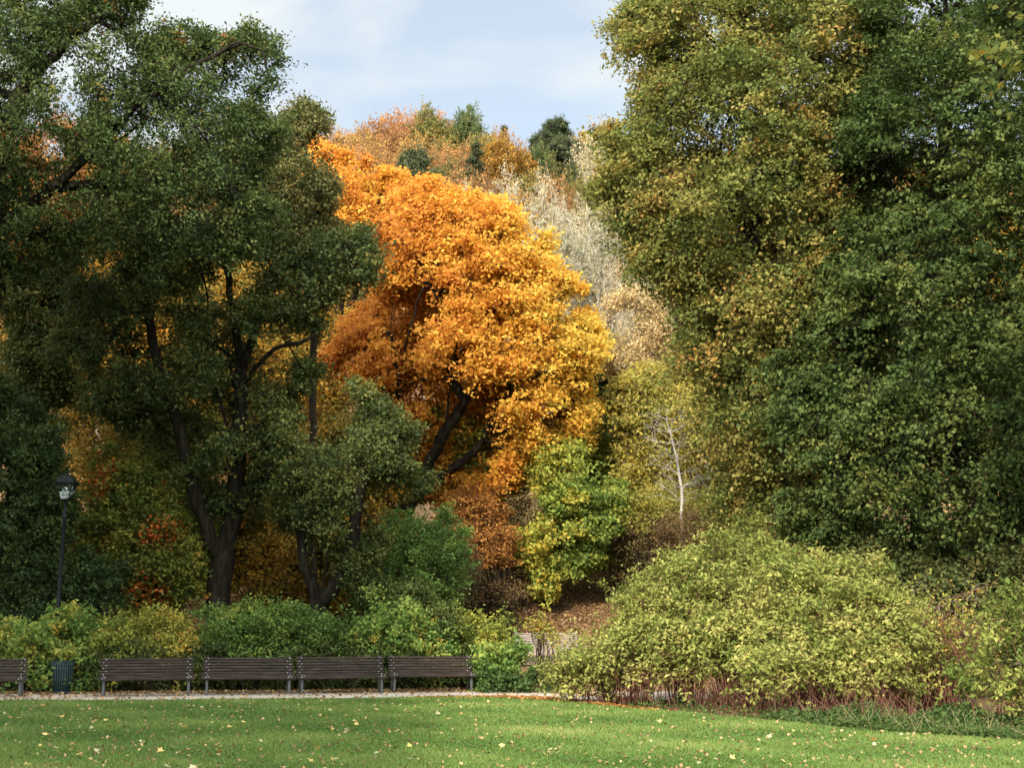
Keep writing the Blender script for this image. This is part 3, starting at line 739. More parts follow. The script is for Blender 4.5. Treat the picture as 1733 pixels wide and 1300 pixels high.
tree('understory_tree', 'golden-green understory tree in the gap behind the lantern', 'tree', M['ochre'], 50, 150, [(150, 960), (152, 850), (150, 740)],
     poly=[(60, 720), (130, 660), (220, 680), (260, 780), (240, 920), (120, 960), (60, 860)], tmax=2.4, rc=.7, base_r=.1, k=9, lps=20, srad=.35, size=.14, mid=.25, okfrom=.8)
tree('understory_tree', 'ochre understory tree behind the V-shaped trunk', 'tree', M['ochre'], 47.5, 600, [(600, 1000), (602, 850), (600, 760)],
     poly=[(500, 780), (560, 700), (640, 720), (690, 820), (700, 930), (640, 1000), (520, 960)], tmax=2.4, rc=.7, base_r=.1, k=9, lps=20, srad=.35, size=.14, mid=.3, okfrom=.8)
tree('understory_tree', 'green understory tree filling the middle distance left of the thick forked trunk', 'tree', M['under'], 46, 300, [(300, 1000), (302, 850), (300, 760)],
     poly=[(210, 760), (280, 680), (350, 700), (380, 800), (370, 960), (260, 980), (210, 880)], tmax=2.2, rc=.65, base_r=.1, k=9, lps=20, srad=.33, size=.13, mid=.3, okfrom=.8)
# ------------------------------------------------------------------ centre
cx_o = at(820, 600, 50)[0]
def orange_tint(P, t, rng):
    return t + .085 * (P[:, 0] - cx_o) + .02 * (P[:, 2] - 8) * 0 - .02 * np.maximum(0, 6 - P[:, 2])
tree('maple_tree', 'glowing orange maple with black spreading limbs in the middle of the photo', 'tree', M['orange'], 50, 648,
     [(655, 915), (672, 880), (700, 838), (735, 812), (790, 780), (818, 745)],
     [[(700, 838), (735, 765), (757, 722), (760, 660), (768, 620), (775, 560), (800, 470)], [(757, 722), (795, 665), (830, 645), (868, 648), (905, 640)],
      [(818, 745), (832, 705), (858, 672), (885, 655), (930, 620), (960, 580)], [(690, 850), (700, 790), (690, 765), (712, 745)], [(672, 880), (640, 780), (626, 700), (645, 672), (690, 650), (725, 640)],
      [(640, 780), (650, 740), (665, 710), (695, 680)],
      [(760, 660), (715, 580), (735, 530), (785, 480)], [(680, 865), (676, 640), (690, 560), (705, 505), (740, 450)], [(676, 640), (660, 560), (668, 490)], [(830, 645), (860, 560), (880, 480)], [(868, 648), (920, 560), (950, 500)],
      [(768, 620), (840, 520), (850, 420)], [(818, 745), (880, 770), (930, 740)], [(775, 560), (725, 470), (690, 415)], [(800, 470), (832, 400)], [(735, 530), (690, 450), (668, 405)], [(868, 648), (935, 655), (975, 640)], [(830, 645), (900, 590), (955, 545)], [(775, 560), (790, 460), (770, 380)], [(840, 520), (890, 450), (905, 410)]],
     poly=[(640, 385), (690, 335), (715, 322), (760, 330), (805, 322), (850, 352), (905, 392), (925, 376), (938, 420), (932, 445), (985, 482), (990, 520), (1015, 590), (998, 620), (1003, 690), (985, 750), (940, 770), (925, 800), (880, 790), (830, 840), (760, 820), (740, 860), (700, 830), (660, 800), (640, 720), (570, 660), (556, 600), (590, 540), (640, 470)],
     holes=[(648, 560, 14), (700, 660, 15), (800, 705, 20), (845, 725, 16), (668, 525, 12)], fholes=[(760, 695, 40), (795, 662, 34), (840, 650, 30), (885, 655, 26), (700, 520, 50), (735, 510, 40), (640, 690, 40), (690, 650, 36), (700, 740, 50), (760, 785, 56), (820, 720, 46), (690, 840, 70), (770, 600, 34), (690, 590, 38), (840, 540, 22)], gap=.42, rag=.8, limb_dy=-2.9, tip=.0135, tmax=3.8, rc=.66, base_r=.3, k=10, lps=22, srad=.32, size=.138, ratio=.8, tint_fn=orange_tint, mid=.52, cvar=.4, svar=.2, lvar=.4, cand=14000, spacing=.95, up=.45, out=.4)
tree('maple_tree', 'second orange maple, behind and left of the big one with its top near the sky', 'tree', M['orange'], 58, 560, [(565, 900), (570, 600), (580, 450), (575, 340)],
     [[(572, 560), (640, 400)], [(570, 600), (530, 400)]],
     poly=[(495, 330), (500, 290), (520, 290), (530, 243), (555, 245), (565, 265), (585, 255), (620, 275), (645, 300), (672, 292), (684, 330), (660, 380), (650, 460), (590, 470), (530, 420)], tmax=3., rc=.75, base_r=.25, k=11, lps=26, srad=.36, size=.16, ratio=.8, mid=.42, cvar=.4, svar=.2, lvar=.4, cand=6000, up=.45, out=.5)
tree('maple_tree', 'bright yellow-green young maple on the slope below the orange maple', 'tree', M['yellowgreen'], 48.6, 935, [(936, 960), (938, 880), (940, 800)], [[(937, 940), (900, 880)], [(938, 900), (1000, 850)]],
     poly=[(905, 785), (935, 755), (985, 760), (1005, 800), (1040, 845), (1045, 880), (1028, 915), (1000, 925), (1030, 940), (1005, 960), (965, 980), (940, 1008), (915, 1000), (893, 970), (870, 945), (865, 890), (895, 850)], tmax=2.2, rc=.6, base_r=.1, k=10, lps=24, srad=.27, size=.135, ratio=.8, okfrom=.8,
     tint_fn=lambda P, t, rng: t + .22 * (1. - .9 * (P[:, 0] - at(950, 900, 48.6)[0])) * .6, mid=.36, cvar=.4, lvar=.35, bark=BARKB)
tree('maple_tree', 'dull yellow-green maple in half shade beneath the orange crown', 'tree', M['yellowgreen'], 53, 820, [(820, 900), (822, 760)], poly=[(720, 700), (800, 660), (880, 690), (900, 780), (860, 860), (760, 880), (690, 820)], tmax=2.5, rc=.7, base_r=.12, k=9, lps=18, srad=.35, size=.16, ratio=.8, mid=.5, bark=BARKB)
tree('broadleaf_tree', 'narrow dark green tree in the gap right of the orange maple', 'tree', M['hornbeam'], 57, 1030, [(1030, 900), (1035, 750), (1035, 640)],
     poly=[(985, 620), (1030, 585), (1068, 610), (1070, 690), (1060, 790), (1030, 880), (980, 860), (985, 740)], tmax=2.4, rc=.7, base_r=.2, k=10, lps=22, srad=.36, size=.16, mid=.4)
tree('willow_tree', 'pale grey-green willow on the slope right of the orange maple', 'tree', M['willow'], 64, 1040, [(1040, 700), (1035, 560), (1020, 450)], [[(1038, 600), (990, 480), (970, 400), (962, 370)], [(1037, 580), (1080, 500), (1095, 460)], [(1030, 520), (1000, 420), (995, 355)], [(1038, 620), (1110, 540), (1125, 520)]],
     poly=[(940, 420), (958, 370), (1000, 345), (1050, 400), (1100, 450), (1140, 520), (1120, 590), (1060, 570), (1000, 530), (955, 480)], tmax=3.2, rc=.7, base_r=.2, tip=.014, k=9, lps=9, gap=.45, hangk=.3, flat=1.6, srad=.36, size=.14, lvar=.2, ratio=.42, mid=.55, bark=BARKP, droop=.8, twr=.012)
tree('slim_tree', 'tan-leaved slender tree with a pale leaning trunk, right of the orange maple', 'tree', M['tan'], 54, 1042, [(1048, 930), (1062, 840), (1076, 740), (1092, 660), (1100, 600)], [[(1092, 660), (1070, 645), (1040, 640), (1010, 645)], [(1100, 640), (1080, 560)]],
     poly=[(1005, 560), (1020, 500), (1060, 480), (1110, 500), (1130, 560), (1115, 630), (1080, 660), (1030, 630)], tmax=2.2, rc=.6, base_r=.17, k=8, lps=10, flat=1.4, hangk=.3, srad=.36, size=.12, ratio=.5, mid=.5, bark=BARKT, tip=.015, twr=.011)
tree('slim_tree', 'slender yellow-green trees thicket behind the bare white birch', 'tree', M['slim'], 51, 1120, [(1120, 850), (1115, 740), (1110, 660)], [[(1118, 800), (1180, 720)], [(1118, 800), (1070, 720)]],
     poly=[(1040, 700), (1080, 640), (1150, 640), (1220, 680), (1240, 770), (1210, 860), (1140, 880), (1080, 860), (1050, 800)], tmax=2.6, rc=.75, base_r=.12, k=9, lps=18, srad=.4, size=.15, ratio=.55, mid=.45, bark=BARKT, gap=.12)
rb = random.Random(4)
bl_ = []
for q in range(26):
    yy = 715 + 140 * (q / 25) ** 1.1; xx = 1128 + 20 * min(1, (yy - 710) / 40) + 6 * max(0, (yy - 750) / 110); sd = -1 if q % 2 else 1
    ln = rb.uniform(30, 62); bl_.append([(xx, yy), (xx + sd * ln * .5, yy - ln * rb.uniform(.15, .4), rb.uniform(-.6, .6)), (xx + sd * ln, yy - ln * rb.uniform(.2, .6), rb.uniform(-1, 1))])
tree('birch_tree', 'bare white birch with a thin forked trunk below the big right-hand tree', 'birch', M['slim'], 45, 1156, [(1155, 880), (1150, 800), (1144, 750), (1128, 710)],
     [[(1149, 790), (1156, 745), (1152, 700)]] + bl_, poly=[(1095, 740), (1130, 700), (1165, 700), (1200, 750), (1195, 800), (1150, 830), (1100, 820)], tmax=.8, rc=.5, spacing=1.6, gap=.3, base_r=.048, tip=.0055, k=5, lps=1, srad=.3, size=.06, mid=.5, bark=BARKW, twr=.005, okfrom=1.)
tree('understory_tree', 'green sapling lit at the edge of the dark gap beside the tan trunk', 'tree', M['yellowgreen'], 52, 1050, [(1050, 900), (1048, 800)],
     poly=[(1010, 760), (1060, 740), (1100, 790), (1090, 850), (1040, 870), (1010, 830)], tmax=1.8, rc=.6, base_r=.08, k=9, lps=18, srad=.33, size=.14, mid=.3, okfrom=.8)
# shrubs on the slope
def sh(lbl, mat, blobs, name='shrub', cat='shrub', **kw):
    kw.setdefault('low', -1.); kw.setdefault('stem', BARKB); return shrub(name, lbl, cat, mat, blobs, **kw)
sh('rust-brown drooping shrub under the orange maple, left of the yellow-green maple', M['rust'], [pb(800, 885, 45, 55, 47.4), pb(770, 920, 40, 40, 47.2), pb(830, 930, 35, 35, 47)], rc=.55, size=.09, lps=20, k=9, spacing=.85)
sh('grey twiggy olive shrub between the rust shrub and the yellow-green maple', M['drab'], [pb(868, 885, 40, 45, 48.6), pb(850, 945, 40, 45, 48.2)], rc=.55, size=.08, lps=16, stem_r=.016)
sh('brown thorny thicket at the upper edge of the bare slope', M['brownbush'], [pb(855, 985, 40, 28, 48.2), pb(805, 985, 40, 32, 47.8), pb(835, 1010, 46, 22, 46.7), pb(790, 1015, 35, 25, 46.5)], rc=.5, size=.075, lps=9, stem_r=.016, k=10, twr=.008)
sh('olive-brown shrub on the slope right of the yellow-green maple', M['drab'], [pb(1060, 960, 40, 35, 49.5), pb(1100, 930, 50, 45, 49), pb(1040, 985, 20, 16, 49.8)], rc=.5, size=.08, lps=18)
sh('yellow-olive shrub below the bare white birch', M['slim'], [pb(1120, 880, 60, 40, 48), pb(1190, 900, 50, 50, 47)], rc=.55, size=.09, lps=18, mid=.25)
sh('red-brown shrub patch above the pale dogwood', M['brownbush'], [pb(1150, 905, 42, 28, 44.5), pb(1180, 880, 25, 22, 44.5)], rc=.45, size=.08, lps=14)
sh('dark green shrub mass between the black V-trunk and the rust shrub', M['hedge'], [pb(690, 940, 60, 50, 42), pb(650, 990, 55, 45, 41), pb(730, 985, 50, 45, 41), pb(740, 930, 45, 40, 43)], rc=.55, size=.10, lps=22, mid=.3)
sh('grey-green feathery shrub just left of the brown thicket', M['drab'], [pb(770, 970, 40, 50, 45), pb(740, 1000, 40, 40, 44)], rc=.5, size=.08, lps=16, mid=.2)

# ------------------------------------------------------------------ hedge behind the benches
G = 'shrubs of the hedge behind the benches'
sh('yellow-green shrub overhanging the left-edge bench', M['hedge'], [pb(15, 1075, 45, 42, 35.2, .7), pb(60, 1085, 35, 40, 34.8, .6), pb(70, 1125, 18, 20, 34.6, .35)], group=G, size=.12, lps=18, srad=.22, mid=.6)
sh('yellow-green shrub spilling down between the litter bin and the first full bench', M['hedge'], [pb(125, 1060, 42, 45, 35.6, .7), pb(140, 1105, 38, 40, 35, .6), pb(150, 1145, 22, 22, 34.5, .4)], group=G, size=.12, lps=18, srad=.22, mid=.62)
sh('olive shrub behind the left half of the first full bench', M['hedgeyellow'], [pb(205, 1068, 48, 42, 36, .8), pb(200, 1110, 45, 50, 35.4, .6)], group=G, size=.09, lps=22, mid=.35)
sh('yellowing shrub behind the right half of the first full bench', M['hedgeyellow'], [pb(292, 1075, 50, 38, 36.2, .8), pb(295, 1115, 45, 40, 35.6, .6)], group=G, size=.09, lps=22, mid=.62)
sh('rounded fresh green shrub behind the second full bench', M['hedge'], [pb(400, 1070, 50, 40, 36.4, .9), pb(450, 1062, 60, 40, 36.6, .9), pb(510, 1080, 40, 36, 36.6, .8), pb(440, 1115, 85, 40, 36.2, .6)], group=G, size=.09, lps=24, mid=.42)
sh('green shrub with yellow patches behind the third full bench', M['hedge'], [pb(590, 1065, 45, 40, 37, .8), pb(640, 1060, 45, 42, 37, .8), pb(610, 1110, 70, 42, 36.6, .6)], group=G, size=.10, lps=22, mid=.5)
sh('taller blue-green shrub behind the gap before the last bench', M['teal'], [pb(700, 1025, 55, 38, 38, .9), pb(740, 1055, 45, 40, 37.6, .8)], group=G, size=.10, lps=22, mid=.75)
sh('bright green shrub behind the left half of the last bench', M['hedge'], [pb(690, 1075, 55, 40, 37, .8), pb(720, 1110, 60, 40, 36.8, .6)], group=G, size=.11, lps=22, mid=.55)
sh('yellow-tinged shrub behind the right half of the last bench', M['hedgeyellow'], [pb(800, 1072, 48, 40, 38, .8), pb(832, 1085, 34, 34, 37.6, .6)], group=G, size=.10, lps=22, mid=.4)
sh('leafy green shrub closing the right end of the bench row', M['hedge'], [pb(838, 1130, 26, 34, 36.0, .55), pb(858, 1116, 20, 36, 36.2, .5)], group=G, size=.12, lps=22, srad=.22, mid=.42)
sh('low dark green groundcover plant at the path edge between the bench row and the dogwood', M['weed'], [pb(870, 1160, 45, 12, 35.0, .4), pb(915, 1158, 34, 12, 35.2, .4)], rc=.3, size=.09, lps=18, name='low_plant', cat='plant')
sh('thin yellow-leaved sapling in front of the upper bench', M['hedgeyellow'], [pb(912, 1062, 12, 12, 37.5, .25), pb(928, 1085, 16, 10, 37.5, .25)], rc=.2, size=.08, lps=5, k=5, name='sapling', cat='plant', mid=.6)
for lb_, a_, b_ in (('low dark shrub under and behind the first full bench', 165, 330), ('low dark shrub under and behind the second full bench', 335, 500), ('low dark shrub under and behind the third full bench', 498, 655), ('low dark shrub under and behind the last bench of the row', 652, 805)):
    Yq = 35.0 + (a_ - 165) / 640 * 1.9
    sh(lb_, M['darkgreen'], [pb(a_ + (b_ - a_) * f_, 1138, 34, 26, Yq + f_ * .5, .55) for f_ in (.1, .37, .63, .9)], rc=.38, size=.09, lps=18, group='low dark shrubs behind the benches', mid=.35)
sh('dark shrub in deep shade behind the litter bin', M['teal'], [pb(70, 1010, 70, 60, 37.4, .8), pb(150, 1010, 40, 60, 37.6, .8), pb(40, 1100, 80, 50, 36.4, .6), pb(110, 1120, 60, 45, 36, .5), pb(40, 1145, 60, 22, 35.6, .4), pb(120, 1145, 50, 22, 35.7, .4)], size=.11, lps=18, mid=.2)

# ------------------------------------------------------------------ dogwoods and the right side
DW = dict(stem=STEMR, stem_r=.007, spread=.3, rc=.42, k=10, lps=16, srad=.20, size=.105, ratio=.45, up=.5, out=.6, rnd=.45, droop=-.15, spacing=.85, low=-.55, twr=.004)
SEED[0] += 1; rng = np.random.default_rng(SEED[0]); n = 300
px = rng.uniform(990, 1500, n); X = np.interp(px, [e[0] for e in edge_px], E[:, 0]); Yv = np.interp(px, [e[0] for e in edge_px], E[:, 1])
d = .35 + rng.gamma(1.5, .5, n); b = np.stack([X + .87 * d, Yv + .5 * d, np.full(n, -.03)], -1)
e = b + rng.normal(size=(n, 3)) * np.array([.35, .3, .12]) + np.array([0, 0, .62])
v, l, m_ = twig_arrays(b, (b + e) / 2 + rng.normal(size=(n, 3)) * .06, .008); v2, l2, m2 = twig_arrays((b + e) / 2, e + rng.normal(size=(n, 3)) * .05, .005)
LOWST = (np.concatenate([v, v2]), np.concatenate([l, l2 + len(v)]), np.concatenate([m_, m2]))
sh('big sprawling pale green dogwood with red stems at the right edge of the lawn', M['dogwood'],
   [pb(1250, 1015, 105, 95, 30.5, 1.7), pb(1160, 1050, 100, 85, 30, 1.5), pb(1075, 1112, 72, 48, 29.4, 1.1), pb(988, 1148, 58, 28, 30.2, .65), pb(1020, 1115, 50, 30, 30, .7), pb(1350, 1045, 120, 90, 28.4, 1.7),
    pb(1440, 1075, 105, 88, 27, 1.5), pb(1250, 1105, 150, 55, 28.3, 1.1), pb(1400, 1135, 140, 48, 26, .9)], name='dogwood_shrub', cat='dogwood', more=LOWST, **DW)
sh('smaller thinning dogwood between the big dogwood and the twiggy shrub', M['dogwood'], [pb(1525, 1105, 42, 55, 25.6, .8), pb(1495, 1150, 55, 36, 25.2, .6)], name='dogwood_shrub', cat='dogwood', **{**DW, 'lps': 12, 'k': 8})
sh('leafy dogwood at the right edge, beyond the twiggy shrub', M['dogwood'], [pb(1715, 1095, 42, 58, 22.2, .6), pb(1765, 1110, 70, 90, 22, .9), pb(1705, 1165, 44, 40, 21.8, .6), pb(1770, 1185, 50, 40, 21.6, .6)], name='dogwood_shrub', cat='dogwood', mid=.15, **{**DW, 'spacing': .98, 'lps': 14})
# arching twiggy shrub
def arching(label, cx, cy, n, h, spread, mat, leafmat):
    SEED[0] += 1; rg = np.random.default_rng(SEED[0]); root = empty('twiggy_shrub', (cx, cy, 0)); tag(root, label, 'shrub')
    mb = MB(); tips = []
    for i in range(n):
        a = rg.uniform(0, math.tau); ln = rg.uniform(.4, 1) * spread; hh = h * rg.uniform(.5, 1)
        b = np.array([rg.normal() * .25, rg.normal() * .2, -.03]); e = b + np.array([math.cos(a) * ln, math.sin(a) * ln * .7, hh * rg.uniform(.3, 1)])
        c = np.array([b[0] * .7 + e[0] * .3, b[1] * .7 + e[1] * .3, hh * 1.15]); t = np.linspace(0, 1, 10)[:, None]
        q = (1 - t) ** 2 * b + 2 * t * (1 - t) * c + t * t * e; q[1:] += rg.normal(size=(9, 3)) * .02
        mb.tube(q, np.linspace(.011, .004, 10), 4); 
        for _ in range(4):
            j = rg.integers(4, 9); s = q[j]; e2 = s + np.array([rg.normal() * .25, rg.normal() * .2, rg.normal() * .18]); mb.tube([s, (s + e2) / 2 + rg.normal(size=3) * .03, e2], [.005, .004, .003], 3); tips += [e2, (s + e2) / 2]
    mb.build('stems', mat, root)
    T = np.array(tips); C = np.repeat(T, 3, 0) + rg.normal(size=(len(T) * 3, 3)) * .05
    V = leaf_quads(rg, C, nrm(rg.normal(size=C.shape)), .075, .5)
    quads_obj('foliage', V, leafmat, root, None, np.clip(rg.random(len(C)), 0, 1))
    return root
g = gp(1600, 1215); arching('bare arching twiggy shrub with reddish stems between two dogwoods', g[0], g[1] + .7, 120, 2.3, 1.6, STEMR, M['hedgeyellow'])
g = gp(1665, 1215); arching('tangle of tan arching twigs against the right-hand dogwood', g[0], g[1] + 1.6, 70, 2.5, 1.4, TWIG, M['hedgeyellow'])
# undergrowth at the foot of the dogwoods
n = 60000
t = rng.random(n); px = 1050 + 800 * t; d = rng.gamma(1.4, .42, n)
X = np.interp(px, [e[0] for e in edge_px], E[:, 0]); Yv = np.interp(px, [e[0] for e in edge_px], E[:, 1])
nx, ny = .87, .5
Xw = X + nx * d * 1. - .1; Yw = Yv + ny * d
dens = np.clip((px - 1270) / 200, .04, 1.); kp = rng.random(n) < dens; Xw, Yw, d = Xw[kp], Yw[kp], d[kp]; n = len(Xw)
hz = rng.random(n) ** 1.1 * np.clip(.06 + d * .33, 0, .30 + .12 * np.clip((px[kp] - 1450) / 250, 0, 1)) * (.75 + .45 * np.sin(Xw * 3.1 + Yw * 1.7) * np.sin(Xw * 1.3 - Yw * 2.9))
C = np.stack([Xw, Yw, hz + .02], -1)
V = leaf_quads(rng, C, nrm(rng.normal(size=(n, 3)) + np.array([0, 0, .5])), .085, .42, .5, .3, .7, -.1)
tag(quads_obj('undergrowth', V, M['weed'], None, None, np.clip(.45 + .8 * (rng.random(n) - .5), 0, 1)), 'low green weeds along the foot of the dogwoods', 'undergrowth', kind='stuff')
n = 260; j = rng.integers(0, len(Xw), n); b = np.stack([Xw[j], Yw[j], np.zeros(n)], -1); e = b + rng.normal(size=(n, 3)) * np.array([.22, .22, .1]) + np.array([0, 0, .3])
v, l, m_ = twig_arrays(b, e, .0035)
tag(mesh_obj('dry_stalks', v, l, m_, DRY), 'dry tan stalks standing in the weeds', 'undergrowth', kind='stuff')

LK = dict(ratio=.7, up=.6, out=.25, rnd=.5, droop=.5)
tree('lime_tree', 'huge olive-gold lime tree filling the upper right, its left edge against the sky', 'tree', M['lime'], 36, 1400,
     [(1405, 950), (1408, 800), (1412, 600), (1420, 400), (1440, 260), (1450, 100), (1452, -40)],
     [[(1412, 620), (1330, 480), (1250, 370), (1180, 300)], [(1420, 420), (1340, 230), (1260, 120), (1180, 40)], [(1410, 760), (1320, 680), (1220, 640)], [(1440, 260), (1400, 180), (1380, 60)], [(1440, 270), (1465, 200)], [(1430, 330), (1360, 250), (1250, 180)],
      [(1260, 120), (1180, 60), (1110, 20)]],
     poly=[(1080, -110), (1066, -10), (1058, 60), (1036, 120), (1062, 170), (1048, 205), (1028, 240), (1036, 275), (1008, 310), (1012, 360), (1040, 395), (1070, 450), (1110, 480), (1122, 560), (1138, 620), (1140, 690), (1180, 740), (1205, 800), (1215, 870), (1240, 930), (1330, 960), (1440, 940), (1480, 800), (1500, 500), (1530, 200), (1580, -110)],
     holes=[(1085, 140, 14), (1200, 60, 16), (1330, 205, 14)], tmax=4., rc=.8, base_r=.45, gap=.42, rag=1., k=11, lps=24, hangk=1.3,  srad=.28, size=.108, mid=.55, cvar=.65, lvar=.2, svar=.3, cand=14000, spacing=.9, bark=BARK, sag=-.1, okfrom=3., **LK)
tree('hornbeam_tree', 'massive dark green hornbeam at the right edge behind the dogwoods', 'tree', M['hornbeam'], 33, 1580,
     [(1572, 950), (1562, 840), (1552, 760), (1560, 600), (1590, 400), (1600, 200), (1600, 0)],
     [[(1555, 780), (1480, 660), (1400, 560)], [(1562, 840), (1470, 820), (1380, 800)], [(1560, 640), (1660, 540), (1720, 480)], [(1590, 420), (1500, 300), (1470, 260), (1420, 300)], [(1565, 800), (1640, 740), (1700, 700)]],
     poly=[(1480, -110), (1440, 60), (1410, 200), (1430, 330), (1380, 430), (1390, 540), (1310, 640), (1290, 740), (1340, 830), (1330, 920), (1420, 960), (1560, 950), (1640, 980), (1760, 1000), (1960, 900), (1990, -110)],
     holes=[(1640, 730, 20), (1590, 330, 12), (1560, 800, 12)], tmax=3.6, rc=.8, base_r=.42, gap=.5, rag=.9, k=11, lps=24, flat=.3, outb=.85, hangk=1., srad=.26, sflat=.3, size=.11, mid=.45, cvar=.6, lvar=.2, cand=14000, spacing=.88, okfrom=1.5, sag=-.1, **LK)
sh('wide green shrub past the right edge of the lawn', M['hedge'], [(12.5, 23.5, 1., 1.8, 1.4, 1.3), (15.5, 25, 1.2, 2., 1.5, 1.5), (19, 27, 1.3, 2.2, 1.6, 1.7)], rc=.5, size=.11, lps=16)
tree('understory_tree', 'olive understory tree behind the dogwood at the lower right', 'tree', M['olive'], 31, 1600, [(1600, 1060), (1600, 1000)],
     poly=[(1440, 950), (1560, 930), (1640, 950), (1740, 930), (1860, 980), (1860, 1080), (1640, 1060), (1540, 1060), (1470, 1010)], tmax=1.8, rc=.55, base_r=.07, k=9, lps=20, srad=.28, size=.10, mid=.3, gap=.15, okfrom=.6)

# ------------------------------------------------------------------ the wooded hill
def hill_proto(name, mat, bark, seed, h=12., w=8., kind='round', nl=26, k=8, size=.22, base_r=.22):
    rg = np.random.default_rng(seed); root = empty(name, (0, 0, 0)); sk = Skel()
    if kind == 'round':
        sk.poly([(0, 0, -.4), (.1, 0, h * .3), (0, .1, h * .6), (0, 0, h * .85)], -1, .6, h * .2, rg, .06)
        bl = [(0, 0, h * .58, w * .5, w * .5, h * .36), (w * .16, .3, h * .74, w * .3, w * .3, h * .24), (-w * .2, -.4, h * .66, w * .3, w * .3, h * .24), (0, -.5, h * .42, w * .4, w * .4, h * .2)]
        C, rad = clumps_blobs(rg, bl, .95, .95, 500)
    elif kind == 'poplar':
        sk.poly([(0, 0, -.4), (.1, 0, h * .5), (0, 0, h * .95)], -1, .6, h * .15, rg, .05)
        for q in range(16):
            z = h * rg.uniform(.2, .75); a = rg.uniform(0, 6.28); r1 = w * rg.uniform(.2, .5); p0 = sk.p[sk.near(np.array([0, 0, z]))]; j = sk.near(p0)
            sk.poly([p0, p0 + np.array([r1 * .7 * math.cos(a), r1 * .7 * math.sin(a), h * .07]), p0 + np.array([r1 * math.cos(a), r1 * math.sin(a), h * .22])], j, .5, 0, rg, .04)
        bl = [(0, 0, h * .65, w * .45, w * .45, h * .35), (0, 0, h * .4, w * .42, w * .42, h * .25)]; C, rad = clumps_blobs(rg, bl, .5, 1.1, 500)
    elif kind == 'pine':
        sk.poly([(0, 0, -.4), (.2, 0, h * .5), (0, 0, h * .95)], -1, .6, h * .4, rg, .06)
        bl = [(0, 0, h * .93, w * .2, w * .2, h * .06), (w * .12, 0, h * .84, w * .34, w * .3, h * .07), (-w * .2, .2, h * .76, w * .34, w * .3, h * .07), (w * .25, -.3, h * .69, w * .34, w * .3, h * .07), (-w * .22, -.5, h * .6, w * .4, w * .35, h * .07), (w * .2, .3, h * .5, w * .4, w * .35, h * .07), (-.3, -.5, h * .4, w * .45, w * .4, h * .07)]
        C, rad = clumps_blobs(rg, bl, .6, .95, 400)
    else:
        sk.poly([(0, 0, -.4), (0, 0, h * .5), (0, 0, h * .98)], -1, .5, h * .06, rg, .02)
        pts = []
        for z in np.arange(h * .1, h, h * .04):
            rr_ = w * .5 * (1 - z / h) ** .85
            for a in rg.uniform(0, math.tau, max(3, int(rr_ * 5))):
                for q in (.45, .95):
                    pts.append((rr_ * q * math.cos(a), rr_ * q * math.sin(a), z - rr_ * q * .3))
        C = np.array(pts); rad = np.full(len(C), .42)
    for i in np.argsort(np.linalg.norm(C - np.array([0, 0, h * .5]), axis=1)): sk.connect(C[i], rg, .7)
    cr, S, own = foliage(rg, C, rad, C.mean(0), k, nl, .34 if kind != 'spruce' else .28, size, .62 if kind in ('round', 'poplar') else .25, mat, root, (0, 0, 0))
    V, L, N = sk.mesh(base_r, .016); v2, l2, n2 = twig_arrays(C[own], S, .014)
    mesh_obj('trunk', np.concatenate([V, v2]), np.concatenate([L, l2 + len(V)]), np.concatenate([N, n2]), bark, root, (0, 0, 0), True)
    return {'root': root, 'h': h, 'w': w, 'used': False}
PR = {
    'rust': [hill_proto('deciduous_tree', M['h_rust'], TWIG, 201, nl=13), hill_proto('deciduous_tree', M['h_rust'], TWIG, 202, nl=11, k=9)],
    'olive': [hill_proto('deciduous_tree', M['h_olive'], BARKB, 203), hill_proto('deciduous_tree', M['h_olive'], BARKB, 204, nl=20)],
    'green': [hill_proto('deciduous_tree', M['h_green'], BARKB, 205)],
    'ochre': [hill_proto('deciduous_tree', M['h_ochre'], BARKB, 206)],
    'bare': [hill_proto('deciduous_tree', M['h_pale'], TWIG, 207, nl=5, k=9)],
    'poplar': [hill_proto('poplar_tree', M['h_pale'], BARKP, 208, 13, 3.6, 'poplar', nl=6, k=8, size=.15, base_r=.16)],
    'pine': [hill_proto('pine_tree', M['needle'], BARKB, 209, 13, 6.5, 'pine', nl=40, size=.26)],
    'spruce': [hill_proto('spruce_tree', M['needle'], BARKB, 210, 13, 5.5, 'spruce', nl=26, k=3, size=.24)],
}
rh = random.Random(8)
def hill_tree(kind, px, top, wpx, Y, label=None, cat=None, group=None):
    pr = PR[kind][rh.randrange(len(PR[kind]))]
    p = at(px, top, Y); gz = float(H(p[0], Y)); hh = max(5., p[2] - gz)
    o = pr['root'] if not pr['used'] else copy_tree(pr['root']); pr['used'] = True
    o.location = (p[0], Y, gz - .1); s = wpx * Y / FPX / pr['w']; s *= 1.18 if kind in ('rust', 'olive', 'ochre', 'green') else 1; o.scale = (s, s, hh / pr['h']); o.rotation_euler = (0, 0, rh.uniform(0, 6.28))
    lb = label or {'rust': 'rust-brown thinly leaved tree on the wooded hill', 'olive': 'olive-brown leafy tree on the wooded hill', 'green': 'dull green leafy tree on the wooded hill', 'ochre': 'ochre leafy tree on the wooded hill',
                   'bare': 'nearly bare tan tree on the wooded hill', 'poplar': 'pale slender poplar on the hillside', 'pine': 'dark pine on the wooded hill', 'spruce': 'dark spruce on the wooded hill'}[kind]
    gr = group or (None if label else {'rust': 'rust-brown trees on the hill', 'olive': 'olive trees on the hill', 'green': 'green trees on the hill', 'ochre': 'ochre trees on the hill', 'bare': 'bare tan trees on the hill', 'poplar': 'pale poplars on the hillside', 'pine': 'pines on the hill', 'spruce': 'spruces on the hill'}[kind])
    tag(o, lb, cat or {'poplar': 'poplar', 'pine': 'pine', 'spruce': 'spruce'}.get(kind, 'tree'), gr)
    return o
